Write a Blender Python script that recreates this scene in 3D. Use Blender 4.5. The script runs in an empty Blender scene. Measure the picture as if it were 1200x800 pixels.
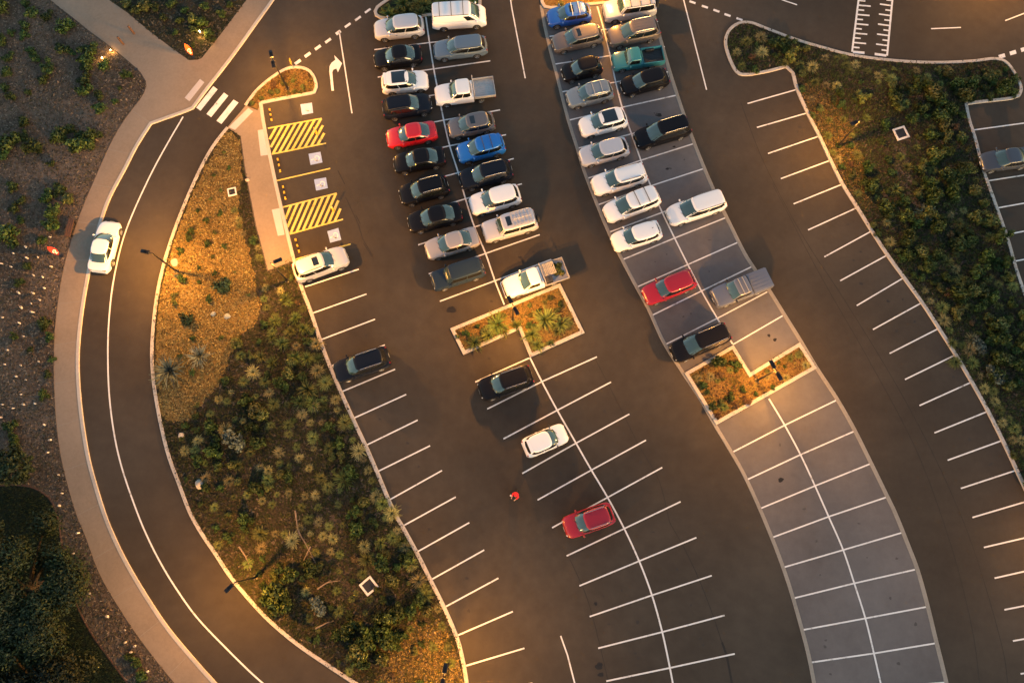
import bpy, bmesh, math, random
import numpy as np
from mathutils import Vector, Matrix

random.seed(7)
rng = np.random.default_rng(11)
R = math.radians
sc = bpy.context.scene
COL = sc.collection

# ------------------------------------------------------------------ camera
F_PX, TILT, ROLL, CAM_H = 850.0, R(13.55), R(0.5), 58.6      # focal length in pixels of a 1200 px wide frame
ct, st = math.cos(TILT), math.sin(TILT)
cr, sr = math.cos(ROLL), math.sin(ROLL)
_U = Vector((0, ct, st)); _X = Vector((1, 0, 0)); _Fw = Vector((0, st, -ct))
c_right = _X * cr + _U * sr
c_up = _U * cr - _X * sr
cam_d = bpy.data.cameras.new("camera")
cam = bpy.data.objects.new("camera", cam_d); COL.objects.link(cam)
cam_d.sensor_width = 36.0
cam_d.lens = 36.0 * F_PX / 1200.0
cam_d.clip_start = 0.5
cam_d.clip_end = 3000
cam.matrix_world = Matrix((
    (c_right.x, c_up.x, -_Fw.x, 0), (c_right.y, c_up.y, -_Fw.y, 0), (c_right.z, c_up.z, -_Fw.z, CAM_H), (0, 0, 0, 1)))
sc.camera = cam

# ------------------------------------------------------------------ sky and sun
SUN_EL, SUN_AZ = R(6.0), R(140.0)
world = bpy.data.worlds.new("World"); sc.world = world; world.use_nodes = True
wn = world.node_tree.nodes; wl = world.node_tree.links
sky = wn.new("ShaderNodeTexSky"); sky.sky_type = 'NISHITA'; sky.sun_disc = False
sky.sun_elevation = SUN_EL; sky.sun_rotation = SUN_AZ
sky.air_density = 1.0; sky.dust_density = 1.5; sky.ozone_density = 1.0
wl.new(sky.outputs[0], wn["Background"].inputs[0])
wn["Background"].inputs[1].default_value = 0.125
sun_d = bpy.data.lights.new("sun", 'SUN'); sun_d.energy = 0.16; sun_d.angle = R(35); sun_d.color = (1, .80, .62)
sun = bpy.data.objects.new("sun", sun_d); COL.objects.link(sun)
sd = Vector((math.sin(SUN_AZ) * math.cos(SUN_EL), math.cos(SUN_AZ) * math.cos(SUN_EL), math.sin(SUN_EL)))
sun.rotation_euler = (-sd).to_track_quat('-Z', 'Y').to_euler()
sc.view_settings.view_transform = 'Standard'
sc.view_settings.look = 'None'
sc.view_settings.gamma = 1.0
sc.view_settings.exposure = 1.84
LAMP_W = 700.0
LAMP_RGB = (1.0, .41, .06)

# ------------------------------------------------------------------ helpers
def at(px, py, z=0.0):
    """The point at height z seen at pixel (px, py) of the 1200 x 800 photograph."""
    x = px - 600.0; y = 400.0 - py
    d = c_right * x + c_up * y + _Fw * F_PX
    k = (z - CAM_H) / d.z
    return Vector((d.x * k, d.y * k, z))

def tag(o, label=None, cat=None, group=None, kind=None):
    if label: o["label"] = label
    if cat: o["category"] = cat
    if group: o["group"] = group
    if kind: o["kind"] = kind
    return o

def empty(name, loc, rz=0.0):
    o = bpy.data.objects.new(name, None); COL.objects.link(o)
    o.empty_display_size = .3
    o.location = loc; o.rotation_euler = (0, 0, rz)
    return o

def link_mesh(name, me, parent=None):
    o = bpy.data.objects.new(name, me); COL.objects.link(o)
    if parent is not None: o.parent = parent
    return o

def smooth(me, ang=40):
    me.polygons.foreach_set("use_smooth", [True] * len(me.polygons))
    me.set_sharp_from_angle(angle=R(ang))

class MB:
    def __init__(s): s.v = []; s.f = []; s.m = []
    def add(s, vs, fs, mi=0):
        b = len(s.v); s.v += [tuple(v) for v in vs]
        s.f += [tuple(i + b for i in f) for f in fs]; s.m += [mi] * len(fs)
        return s
    def box(s, c, d, rz=0.0, mi=0, taper=1.0, top_off=(0, 0)):
        hx, hy, hz = d[0] / 2, d[1] / 2, d[2] / 2
        vs = []
        for z, k, o in ((-hz, 1, (0, 0)), (hz, taper, top_off)):
            for x, y in ((-hx, -hy), (hx, -hy), (hx, hy), (-hx, hy)):
                X, Y = x * k + o[0], y * k + o[1]
                vs.append((c[0] + X * math.cos(rz) - Y * math.sin(rz), c[1] + X * math.sin(rz) + Y * math.cos(rz), c[2] + z))
        return s.add(vs, [(3, 2, 1, 0), (4, 5, 6, 7), (0, 1, 5, 4), (1, 2, 6, 5), (2, 3, 7, 6), (3, 0, 4, 7)], mi)
    def rbox(s, c, d, r=.03, mi=0):
        """box with its vertical edges and its top edge rounded"""
        hx, hy, hz = d[0] / 2, d[1] / 2, d[2] / 2
        r = min(r, hx * .9, hy * .9)
        rings = []
        for z, ins in ((-hz, 0), (hz - r * .8, 0), (hz - r * .25, r * .3), (hz, r)):
            ring = []
            for sx, sy, a0 in ((1, 1, 0), (-1, 1, 90), (-1, -1, 180), (1, -1, 270)):
                for k in range(4):
                    a = R(a0 + 30 * k)
                    ring.append((c[0] + sx * (hx - r) + (r - ins * .9) * math.cos(a), c[1] + sy * (hy - r) + (r - ins * .9) * math.sin(a), c[2] + z))
            rings.append(ring)
        return s.loft(rings, True, mi)
    def loft(s, rings, caps=True, mi=0, closed=True):
        n = len(rings[0]); vs = [p for r_ in rings for p in r_]; fs = []
        for i in range(len(rings) - 1):
            for j in range(n if closed else n - 1):
                k = (j + 1) % n
                fs.append((i * n + j, i * n + k, (i + 1) * n + k, (i + 1) * n + j))
        if caps:
            fs.append(tuple(range(n - 1, -1, -1))); fs.append(tuple((len(rings) - 1) * n + j for j in range(n)))
        return s.add(vs, fs, mi)
    def tube(s, pts, rad, n=8, mi=0, caps=True):
        pts = [Vector(p) for p in pts]
        rads = rad if isinstance(rad, (list, tuple)) else [rad] * len(pts)
        rings = []; ref = None
        for i, p in enumerate(pts):
            t = (pts[min(i + 1, len(pts) - 1)] - pts[max(i - 1, 0)]).normalized()
            if ref is None: ref = Vector((0, 0, 1)) if abs(t.z) < .9 else Vector((1, 0, 0))
            a = t.cross(ref).normalized(); b = a.cross(t).normalized()
            ref = b
            rings.append([p + (a * math.cos(2 * math.pi * k / n) + b * math.sin(2 * math.pi * k / n)) * rads[i] for k in range(n)])
        return s.loft(rings, caps, mi)
    def lathe(s, prof, n=16, c=(0, 0, 0), axis='z', mi=0):
        rings = []
        for r_, h in prof:
            ring = []
            for k in range(n):
                a = 2 * math.pi * k / n
                if axis == 'z': q = (c[0] + r_ * math.cos(a), c[1] + r_ * math.sin(a), c[2] + h)
                elif axis == 'y': q = (c[0] + r_ * math.sin(a), c[1] + h, c[2] + r_ * math.cos(a))
                else: q = (c[0] + h, c[1] + r_ * math.cos(a), c[2] + r_ * math.sin(a))
                ring.append(q)
            rings.append(ring)
        return s.loft(rings, True, mi)
    def ball(s, c, d, n=12, m=7, mi=0):
        rings = []
        for i in range(1, m):
            a = math.pi * i / m - math.pi / 2
            rings.append([(c[0] + d[0] / 2 * math.cos(a) * math.cos(2 * math.pi * k / n), c[1] + d[1] / 2 * math.cos(a) * math.sin(2 * math.pi * k / n), c[2] + d[2] / 2 * math.sin(a)) for k in range(n)])
        return s.loft(rings, True, mi)
    def mesh(s, name, mats):
        me = bpy.data.meshes.new(name); me.from_pydata(s.v, [], s.f)
        for m in (mats if isinstance(mats, (list, tuple)) else [mats]): me.materials.append(m)
        if any(s.m): me.polygons.foreach_set("material_index", s.m)
        me.update(); return me
    def build(s, name, mats, parent=None, sm=40):
        me = s.mesh(name, mats)
        if sm: smooth(me, sm)
        return link_mesh(name, me, parent)

def spline(pts, step=6.0, closed=False):
    """Catmull-Rom through 2-D points"""
    P = [np.array(p, float) for p in pts]; out = []
    n = len(P)
    for i in range(n if closed else n - 1):
        p1, p2 = P[i], P[(i + 1) % n]
        p0 = P[(i - 1) % n] if (closed or i > 0) else 2 * p1 - p2
        p3 = P[(i + 2) % n] if (closed or i + 2 < n) else 2 * p2 - p1
        k = max(1, int(np.linalg.norm(p2 - p1) / step))
        for j in range(k):
            t = j / k
            out.append(.5 * ((2 * p1) + (p2 - p0) * t + (2 * p0 - 5 * p1 + 4 * p2 - p3) * t * t + (3 * p1 - p0 - 3 * p2 + p3) * t ** 3))
    if not closed: out.append(P[-1])
    return [tuple(p) for p in out]

def wpts(pts, z=0.0): return [at(p[0], p[1], z) for p in pts]

def offset(P, d, closed=False):
    n = len(P); out = []
    for i in range(n):
        a = P[(i - 1) % n] if (closed or i > 0) else P[i]
        b = P[(i + 1) % n] if (closed or i < n - 1) else P[i]
        p = P[i]
        t1 = (p - a).to_2d(); t2 = (b - p).to_2d()
        t1 = t1.normalized() if t1.length > 1e-6 else t2.normalized()
        t2 = t2.normalized() if t2.length > 1e-6 else t1
        n1 = Vector((-t1.y, t1.x)); n2 = Vector((-t2.y, t2.x))
        m = n1 + n2
        m = m.normalized() if m.length > 1e-6 else n1
        k = 1 / max(.35, m.dot(n1))
        out.append(Vector((p.x + m.x * d * k, p.y + m.y * d * k, p.z)))
    return out

def strip_mb(P, width, z0, z1, closed=False, bevel=.02, centre=0.0, mb=None):
    """kerb or line of a box section along a world polyline"""
    mb = mb or MB()
    lo, hi = centre - width / 2, centre + width / 2
    sec = [(lo, z0), (lo, z1 - bevel), (lo + bevel, z1), (hi - bevel, z1), (hi, z1 - bevel), (hi, z0)]
    offs = {d: offset(P, d, closed) for d in set(q[0] for q in sec)}
    rings = [[Vector((offs[d][i].x, offs[d][i].y, z)) for d, z in reversed(sec)] for i in range(len(P))]
    if closed: rings.append(rings[0])
    return mb.loft(rings, not closed)

def sheet(name, P, z, mat, parent=None, skirt=0.0):
    """flat polygon, with a skirt below its rim when it stands proud"""
    n = len(P)
    area = sum(P[i].x * P[(i + 1) % n].y - P[(i + 1) % n].x * P[i].y for i in range(n))
    if area < 0: P = list(reversed(P))
    vs = [(p.x, p.y, z) for p in P]; fs = [tuple(range(n))]
    if skirt:
        vs += [(p.x, p.y, z - skirt) for p in P]
        fs += [(i, i + n, (i + 1) % n + n, (i + 1) % n) for i in range(n)]
    me = bpy.data.meshes.new(name); me.from_pydata(vs, [], fs); me.materials.append(mat); me.update()
    return link_mesh(name, me, parent)

def raw_mesh(name, V, F, mat, colr=None):
    """V (n,3), F (m,k) numpy; colr (n,3) point colour"""
    me = bpy.data.meshes.new(name)
    k = F.shape[1]
    me.vertices.add(len(V)); me.vertices.foreach_set("co", V.astype(np.float32).ravel())
    me.loops.add(F.size); me.loops.foreach_set("vertex_index", F.astype(np.int32).ravel())
    me.polygons.add(len(F)); me.polygons.foreach_set("loop_start", np.arange(0, F.size, k, dtype=np.int32))
    me.polygons.foreach_set("loop_total", np.full(len(F), k, dtype=np.int32))
    if colr is not None:
        a = me.color_attributes.new("tint", 'FLOAT_COLOR', 'POINT')
        c = np.ones((len(V), 4), np.float32); c[:, :3] = colr
        a.data.foreach_set("color", c.ravel())
    me.materials.append(mat); me.update(calc_edges=True); me.validate()
    return me

# ------------------------------------------------------------------ materials
def mat_new(name):
    m = bpy.data.materials.new(name); m.use_nodes = True
    return m, m.node_tree.nodes, m.node_tree.links, m.node_tree.nodes["Principled BSDF"]

def simple(name, col, rough=.6, metal=0.0, coat=0.0, spec=.5, noise=0.0, nscale=20.0, bump=0.0):
    m, n, l, b = mat_new(name)
    b.inputs["Base Color"].default_value = (*col, 1); b.inputs["Roughness"].default_value = rough
    b.inputs["Metallic"].default_value = metal; b.inputs["Coat Weight"].default_value = coat
    b.inputs["Coat Roughness"].default_value = .06; b.inputs["Specular IOR Level"].default_value = spec
    if noise:
        tc = n.new("ShaderNodeTexCoord"); nz = n.new("ShaderNodeTexNoise"); nz.inputs["Scale"].default_value = nscale
        nz.inputs["Detail"].default_value = 4
        mx = n.new("ShaderNodeMix"); mx.data_type = 'RGBA'
        mx.inputs[6].default_value = (*[c * (1 - noise) for c in col], 1)
        mx.inputs[7].default_value = (*[min(1, c * (1 + noise)) for c in col], 1)
        l.new(tc.outputs["Object"], nz.inputs["Vector"]); l.new(nz.outputs[0], mx.inputs[0]); l.new(mx.outputs[2], b.inputs["Base Color"])
        if bump:
            bp = n.new("ShaderNodeBump"); bp.inputs["Strength"].default_value = bump; bp.inputs["Distance"].default_value = .03
            l.new(nz.outputs[0], bp.inputs["Height"]); l.new(bp.outputs[0], b.inputs["Normal"])
    return m

def ground_mat(name, stops, patch=(.12, .35), grain=9.0, speck=60.0, rough=.9, bump=.4, dist=.03, patch_amt=.35):
    """layers of noise: broad patches, medium mottling, fine grain"""
    m, n, l, b = mat_new(name)
    tc = n.new("ShaderNodeTexCoord")
    def nz(scale, det=4, rgh=.6):
        q = n.new("ShaderNodeTexNoise"); q.inputs["Scale"].default_value = scale; q.inputs["Detail"].default_value = det
        q.inputs["Roughness"].default_value = rgh; l.new(tc.outputs["Object"], q.inputs["Vector"]); return q
    a, c, d = nz(patch[0], 5), nz(grain, 5, .7), nz(speck, 2)
    def mth(op, x, y):
        q = n.new("ShaderNodeMath"); q.operation = op
        for i, v in enumerate((x, y)):
            if isinstance(v, (int, float)): q.inputs[i].default_value = v
            else: l.new(v, q.inputs[i])
        return q.outputs[0]
    mix = mth('ADD', mth('MULTIPLY', a.outputs[0], patch_amt), mth('ADD', mth('MULTIPLY', c.outputs[0], .65 - patch_amt * .5), mth('MULTIPLY', d.outputs[0], .35 - patch_amt * .5)))
    rp = n.new("ShaderNodeValToRGB"); e = rp.color_ramp.elements
    e[0].position, e[0].color = stops[0][0], (*stops[0][1], 1)
    e[1].position, e[1].color = stops[-1][0], (*stops[-1][1], 1)
    for p, cc in stops[1:-1]:
        q = e.new(p); q.color = (*cc, 1)
    l.new(mix, rp.inputs[0]); l.new(rp.outputs[0], b.inputs["Base Color"])
    b.inputs["Roughness"].default_value = rough
    b.inputs["Specular IOR Level"].default_value = .3
    bp = n.new("ShaderNodeBump"); bp.inputs["Strength"].default_value = bump; bp.inputs["Distance"].default_value = dist
    l.new(mth('ADD', c.outputs[0], mth('MULTIPLY', d.outputs[0], .5)), bp.inputs["Height"]); l.new(bp.outputs[0], b.inputs["Normal"])
    return m

def leaf_mat(name, gain=1.0, rough=.6):
    m, n, l, b = mat_new(name)
    at_ = n.new("ShaderNodeAttribute"); at_.attribute_name = "tint"
    oi = n.new("ShaderNodeObjectInfo")
    hs = n.new("ShaderNodeHueSaturation")
    mr = n.new("ShaderNodeMapRange"); mr.inputs[3].default_value = .7 * gain; mr.inputs[4].default_value = 1.3 * gain
    mh = n.new("ShaderNodeMapRange"); mh.inputs[3].default_value = .475; mh.inputs[4].default_value = .52
    l.new(oi.outputs["Random"], mr.inputs[0]); l.new(mr.outputs[0], hs.inputs["Value"])
    l.new(oi.outputs["Random"], mh.inputs[0]); l.new(mh.outputs[0], hs.inputs["Hue"])
    l.new(at_.outputs["Color"], hs.inputs["Color"]); l.new(hs.outputs[0], b.inputs["Base Color"])
    b.inputs["Roughness"].default_value = rough; b.inputs["Specular IOR Level"].default_value = .25
    return m

M = {}
M['asphalt'] = ground_mat("asphalt", [(.33, (.032, .0245, .0185)), (.5, (.047, .0375, .0285)), (.68, (.067, .0545, .042))], patch=(.07, 0), grain=1.1, speck=30, rough=.86, bump=.25, dist=.012, patch_amt=.75)
M['asphalt_pale'] = ground_mat("pale_asphalt", [(.32, (.092, .083, .081)), (.5, (.124, .113, .111)), (.70, (.160, .147, .144))], patch=(.10, 0), grain=1.3, speck=36, rough=.86, bump=.25, dist=.012, patch_amt=.7)
M['concrete'] = ground_mat("concrete", [(.3, (.185, .142, .104)), (.5, (.245, .190, .140)), (.72, (.30, .237, .180))], patch=(.2, 0), grain=5, speck=50, rough=.85, bump=.15, dist=.01, patch_amt=.5)
M['kerb'] = ground_mat("kerb_concrete", [(.3, (.34, .305, .27)), (.5, (.45, .41, .365)), (.72, (.53, .49, .44))], patch=(.5, 0), grain=6, speck=40, rough=.8, bump=.15, dist=.01, patch_amt=.5)
M['edge'] = ground_mat("edge_concrete", [(.3, (.20, .18, .155)), (.5, (.27, .245, .21)), (.72, (.33, .30, .265))], patch=(.5, 0), grain=6, speck=40, rough=.85, bump=.15, dist=.01, patch_amt=.5)
M['mulch'] = ground_mat("dark_mulch", [(.36, (.007, .011, .004)), (.47, (.018, .021, .008)), (.57, (.040, .031, .018)), (.68, (.095, .073, .052))], patch=(.20, 0), grain=3.5, speck=15, rough=.95, bump=1.0, dist=.09, patch_amt=.8)
M['mulch_grey'] = ground_mat("grey_mulch", [(.34, (.038, .027, .018)), (.46, (.092, .066, .046)), (.56, (.146, .107, .077)), (.70, (.20, .15, .112))], patch=(.11, 0), grain=3.0, speck=15, rough=.95, bump=1.0, dist=.09, patch_amt=.75)
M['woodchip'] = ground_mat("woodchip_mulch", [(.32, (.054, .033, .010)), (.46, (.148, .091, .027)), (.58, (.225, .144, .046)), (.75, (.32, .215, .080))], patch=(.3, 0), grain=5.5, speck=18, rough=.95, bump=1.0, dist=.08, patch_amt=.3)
M['turf_shade_tint'] = ground_mat("shade_tinted_turf", [(.3, (.006, .009, .004)), (.5, (.012, .017, .007)), (.72, (.022, .028, .012))], patch=(.3, 0), grain=6, speck=25, rough=.95, bump=.8, dist=.06)  # near-black base colour carries the shadow beside the corner tree
M['soil'] = ground_mat("soil", [(.3, (.05, .04, .03)), (.5, (.09, .07, .055)), (.72, (.14, .11, .09))], patch=(.05, 0), grain=2, speck=14, rough=.95, bump=.6, dist=.05)
M['paint_white'] = ground_mat("white_line_paint", [(.33, (.20, .17, .15)), (.44, (.70, .68, .66)), (.64, (.80, .78, .76))], patch=(.9, 0), grain=5, speck=32, rough=.7, bump=.05, dist=.004, patch_amt=.55)
M['paint_yellow'] = ground_mat("yellow_line_paint", [(.33, (.34, .22, .05)), (.44, (.680, .50, .10)), (.68, (.76, .59, .20))], patch=(.9, 0), grain=5, speck=32, rough=.7, bump=.05, dist=.004, patch_amt=.55)
M['paint_blue'] = ground_mat("pale_blue_paint", [(.33, (.28, .31, .40)), (.44, (.33, .42, .64)), (.68, (.39, .49, .72))], patch=(.9, 0), grain=5, speck=32, rough=.7, bump=.05, dist=.004, patch_amt=.55)
M['ramp'] = ground_mat("pale_ramp_paint", [(.25, (.36, .32, .31)), (.4, (.47, .43, .42)), (.7, (.54, .50, .49))], patch=(.6, 0), grain=7, speck=45, rough=.8, bump=.1, dist=.006, patch_amt=.4)
M['stain'] = ground_mat("oil_stain", [(.3, (.010, .009, .008)), (.7, (.024, .021, .019))], rough=.5)
M['stain_soft'] = ground_mat("old_oil_stain", [(.3, (.022, .019, .016)), (.7, (.040, .034, .029))], rough=.6)
M['stain_pale'] = ground_mat("old_stain_on_pale_asphalt", [(.3, (.055, .050, .047)), (.7, (.085, .078, .075))], rough=.6)
M['crack'] = ground_mat("bitumen_seam", [(.3, (.014, .012, .011)), (.7, (.026, .023, .021))], rough=.7)
M['tyre'] = simple("tyre_rubber", (.018, .018, .018), .85)
M['rim'] = simple("alloy_rim", (.50, .50, .51), .35, .8)
M['trim'] = simple("black_trim", (.014, .014, .015), .5)
M['glass'] = simple("tinted_glass", (.028, .058, .056), .05, 0, 1.0, .9)
M['glass_dark'] = simple("dark_tinted_glass", (.006, .008, .009), .06, 0, 1.0, .7)
M['chrome'] = simple("bright_trim", (.62, .62, .63), .25, .9)
M['lamp_clear'] = simple("headlight_lens", (.62, .62, .60), .12, .3, 1.0, .8)
M['lamp_red'] = simple("tail_light_lens", (.30, .006, .008), .15, 0, 1.0, .8)
M['lamp_amber'] = simple("indicator_lens", (.75, .25, .02), .15, 0, 1.0, .8)
M['plate'] = simple("number_plate", (.62, .62, .55), .5)
M['pole'] = simple("black_powdercoat", (.012, .012, .014), .45, .2)
M['steel'] = simple("galvanised_steel", (.36, .36, .37), .5, .7, noise=.2, nscale=8)
M['alloy'] = simple("alloy_tray", (.46, .44, .42), .45, .5, noise=.15, nscale=3)
M['timber'] = simple("bollard_timber", (.085, .040, .022), .8, noise=.3, nscale=14)
M['yellow'] = simple("yellow_bollard_paint", (.75, .40, .03), .4, noise=.1, nscale=6)
M['white_plastic'] = simple("white_plastic", (.62, .58, .52), .6)
M['rock'] = simple("pale_rock", (.42, .37, .30), .9, noise=.3, nscale=5, bump=.6)
M['rock_grey'] = simple("grey_rock", (.26, .28, .26), .9, noise=.35, nscale=6, bump=.6)
M['grate'] = simple("pit_grate", (.05, .05, .055), .6, .5)
M['pit_white'] = simple("pit_surround", (.66, .63, .60), .7, noise=.08, nscale=5)
M['bark'] = simple("bark", (.030, .022, .016), .9, noise=.4, nscale=12, bump=.8)
M['bark_pale'] = simple("dry_branch", (.19, .145, .11), .9, noise=.3, nscale=9, bump=.5)
M['leaf'] = leaf_mat("leaves")
M['straw'] = leaf_mat("grass_blades", 1.0, .7)
M['litter'] = leaf_mat("ground_litter", 1.0, .9)
M['flag_red'] = simple("red_flag_cloth", (.55, .025, .018), .8)
M['flag_orange'] = simple("orange_flag_cloth", (.75, .13, .02), .8)
M['flag_white'] = simple("white_flag_print", (.80, .78, .75), .8)
M['skin'] = simple("skin", (.45, .27, .19), .5)
M['jacket'] = simple("red_jacket", (.62, .015, .025), .8)
M['trousers'] = simple("black_trousers", (.012, .012, .014), .85)
M['hair'] = simple("dark_hair", (.014, .010, .008), .6)
M['crate'] = simple("pale_slatted_wood", (.52, .46, .36), .7, noise=.15, nscale=9)
m, n, l, b = mat_new("lamp_lens"); b.inputs["Emission Color"].default_value = (*LAMP_RGB, 1); b.inputs["Emission Strength"].default_value = 30; M['lens'] = m
m, n, l, b = mat_new("path_light_lens"); b.inputs["Emission Color"].default_value = (1, .62, .25, 1); b.inputs["Emission Strength"].default_value = 6; M['lens2'] = m

def paint(name, col, metal=.0, rough=.32):
    dark = sum(col) / 3 < .06
    m = simple(name + "_paint", col, rough, metal, .14 if dark else .7, .14 if dark else .5)
    m.node_tree.nodes["Principled BSDF"].inputs["Coat Roughness"].default_value = .08
    return m
PAINT = dict(
    darkslate=paint("dark_slate", (.050, .058, .075), .2), white=paint("white", (.82, .82, .82)), offwhite=paint("off_white", (.68, .66, .66)), silver=paint("silver", (.52, .52, .55), .25),
    champagne=paint("champagne", (.38, .35, .34), .3), grey=paint("grey", (.13, .125, .13), .3), brown=paint("bronze_grey", (.135, .115, .105), .3),
    black=paint("black", (.006, .006, .008)), navy=paint("navy", (.008, .011, .019), .05), teal_dark=paint("dark_teal", (.018, .032, .054), .1),
    bluegrey=paint("blue_grey", (.13, .18, .23), .3), slate=paint("slate_blue", (.15, .165, .205), .3), red=paint("red", (.50, .008, .014)),
    crimson=paint("crimson", (.30, .006, .016)), blue=paint("blue", (.010, .085, .42), .1), cobalt=paint("cobalt", (.010, .14, .50), .1),
    teal=paint("teal", (.025, .17, .20)), greyblue=paint("grey_blue", (.20, .24, .27), .3))

# ------------------------------------------------------------------ ground, roads, beds
def struct(o): return tag(o, kind='structure')

big = [Vector((-320, -320, 0)), Vector((320, -320, 0)), Vector((320, 320, 0)), Vector((-320, 320, 0))]
struct(sheet("ground", [p * 4 for p in big], -.12, M['soil']))
car_park = struct(sheet("asphalt", [Vector((p.x * .45, p.y * .45, 0)) for p in big], 0.0, M['asphalt']))

drive_left = [(327, -14), (320, 0), (300, 28), (280, 56), (262, 80), (243, 104), (226, 127)]
drive_left2 = [(226, 127), (215, 131.5), (177, 145)]
drive_left3 = [(177, 145), (161, 170), (146, 199), (129, 231), (119, 258), (109.5, 292), (104, 320), (97, 360), (92.5, 400), (91.5, 432), (94, 471), (99, 510), (106.5, 548),
               (122, 600), (135, 632), (150, 662), (172, 699), (197, 736), (226, 771), (252, 800), (280, 829), (330, 870), (400, 915)]
LEFT_KERB = spline(drive_left)[:-1] + drive_left2[:-1] + spline(drive_left3)
path_left = [(-120, -160), (-40, -85), (58, 0), (82, 19), (107, 39), (130, 56), (152, 74), (165, 86), (171, 96), (169, 110), (147, 140), (132, 165), (116, 200), (96, 247), (81, 292), (72, 330), (66, 375),
             (64, 405), (64, 450), (67, 500), (74, 545), (88, 597), (100, 627), (117, 672), (140, 712), (167, 752), (205, 800), (240, 836), (290, 880), (360, 930)]
PATH_LEFT = spline(path_left)
diag_right = [(-20, -130), (127, 0), (150, 16), (175, 37), (200, 56), (224, 72.5), (237, 70), (260, 40), (290, 0), (310, -30)]

# land to the left of the path
land = PATH_LEFT + [(300, 980), (-200, 980), (-330, 500), (-330, -150)]
mulch_land = struct(sheet("mulch_ground", wpts(land), .085, M['mulch_grey'], skirt=.3))
wedge = [(127, 0), (150, 16), (175, 37), (200, 56), (222, 71.5), (232, 71), (237, 69), (260, 40), (290, 0), (318, -42), (60, -58)]
wedge_bed = struct(sheet("mulch_wedge", wpts(wedge), .087, M['mulch'], skirt=.2))
walk = PATH_LEFT + list(reversed(LEFT_KERB)) + [(345, -45), (318, -42)] + [(290, 0), (260, 40), (237, 69), (232, 71), (222, 71.5), (200, 56), (175, 37), (150, 16), (127, 0), (60, -58), (-60, -160)]
footpath = struct(sheet("footpath", wpts(walk), .10, M['concrete'], skirt=.2))
def kerb(px, w=.28, h=.125, parent=None, closed=False, mat='kerb', name="kerb", c=0.0):
    o = strip_mb(wpts(px), w, -.02, h, closed, .025, c).build(name, M[mat], parent, 30)
    if parent is None: struct(o)
    return o
kerb(LEFT_KERB)
# thin timber edging of the path
strip_mb(wpts(PATH_LEFT), .10, -.02, .115).build("path_edging", M['soil'], footpath)

# joints across the footpath
kw_, pw_ = wpts(LEFT_KERB[6:]), wpts(PATH_LEFT)
acc_ = 0.0
for i in range(1, len(kw_)):
    acc_ += (kw_[i] - kw_[i - 1]).length
    if acc_ > 3.2 and kw_[i].y < 34:
        acc_ = 0.0; q_ = min(pw_, key=lambda p: (p - kw_[i]).length)
        strip_mb([kw_[i].lerp(q_, .03), kw_[i].lerp(q_, .97)], .025, .09, .1025, False, .002).build("path_joint", M['edge'], footpath, 0)
# left planting bed, between the drive and the left row of bays
bed_drive = [(267, 150), (250, 172), (235, 199), (220, 232), (205, 270), (192.5, 310), (184, 350), (179, 399), (179.5, 437), (186, 482), (197, 530), (210, 566), (223, 600), (237, 625),
             (252, 647), (272, 677), (300, 710), (322, 732), (350, 755), (382, 777), (417, 800), (460, 826), (500, 848)]
left_row_kerb = [(305.5, 121), (310, 150), (319.5, 198), (330, 245), (344, 302), (352, 332), (365, 367), (375.5, 399), (386.5, 428), (400, 460), (414, 491), (429, 523), (442.5, 554),
                 (461, 598), (472, 617), (490, 650), (505, 680), (520, 710), (535, 745), (542, 771), (547, 800), (552, 850)]
BED_DRIVE, ROW_KERB = spline(bed_drive), spline(left_row_kerb)
rk_low = spline(left_row_kerb[4:])
bed1_px = BED_DRIVE + list(reversed(rk_low)) + [(314, 318), (300, 265), (287.5, 200), (282, 160)]
bed1 = struct(sheet("planting_bed", wpts(bed1_px), .06, M['mulch'], skirt=.2))
kerb(BED_DRIVE, parent=bed1); 
kerb(ROW_KERB, .30, .12, parent=bed1)
path2 = struct(sheet("footpath", wpts([(267, 150), (288.5, 124.5), (302, 130), (306.5, 124)] + [p for p in ROW_KERB if 121 < p[1] < 303] + [(344, 306), (314, 318), (300, 265), (287.5, 200), (282, 160)]), .105, M['concrete'], skirt=.2))
strip_mb(wpts([(282, 160), (287.5, 200), (300, 265), (314, 318), (344, 306.5)]), .10, 0, .118).build("path_edging", M['soil'], path2)
chips = spline([(265, 156), (281, 163), (284, 200), (280, 230), (283, 262), (289, 285), (296, 308), (301, 335), (306, 362), (300, 382), (282, 392), (270, 420), (258, 450), (240, 470), (226, 490), (205, 494),
                (190, 489), (184, 440), (183, 400), (188, 350), (197, 310), (209, 270), (224, 233), (239, 200), (254, 173)], 8, True)
_r = random.Random(31)
chips = [(x + _r.uniform(-2.6, 2.6) * (1 if x > 232 or y > 420 else 0), y + _r.uniform(-2.2, 2.2)) for x, y in spline(chips, 3.5, True)]
woodchip = sheet("woodchip_mulch", wpts(chips), .068, M['woodchip'], bed1)

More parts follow.
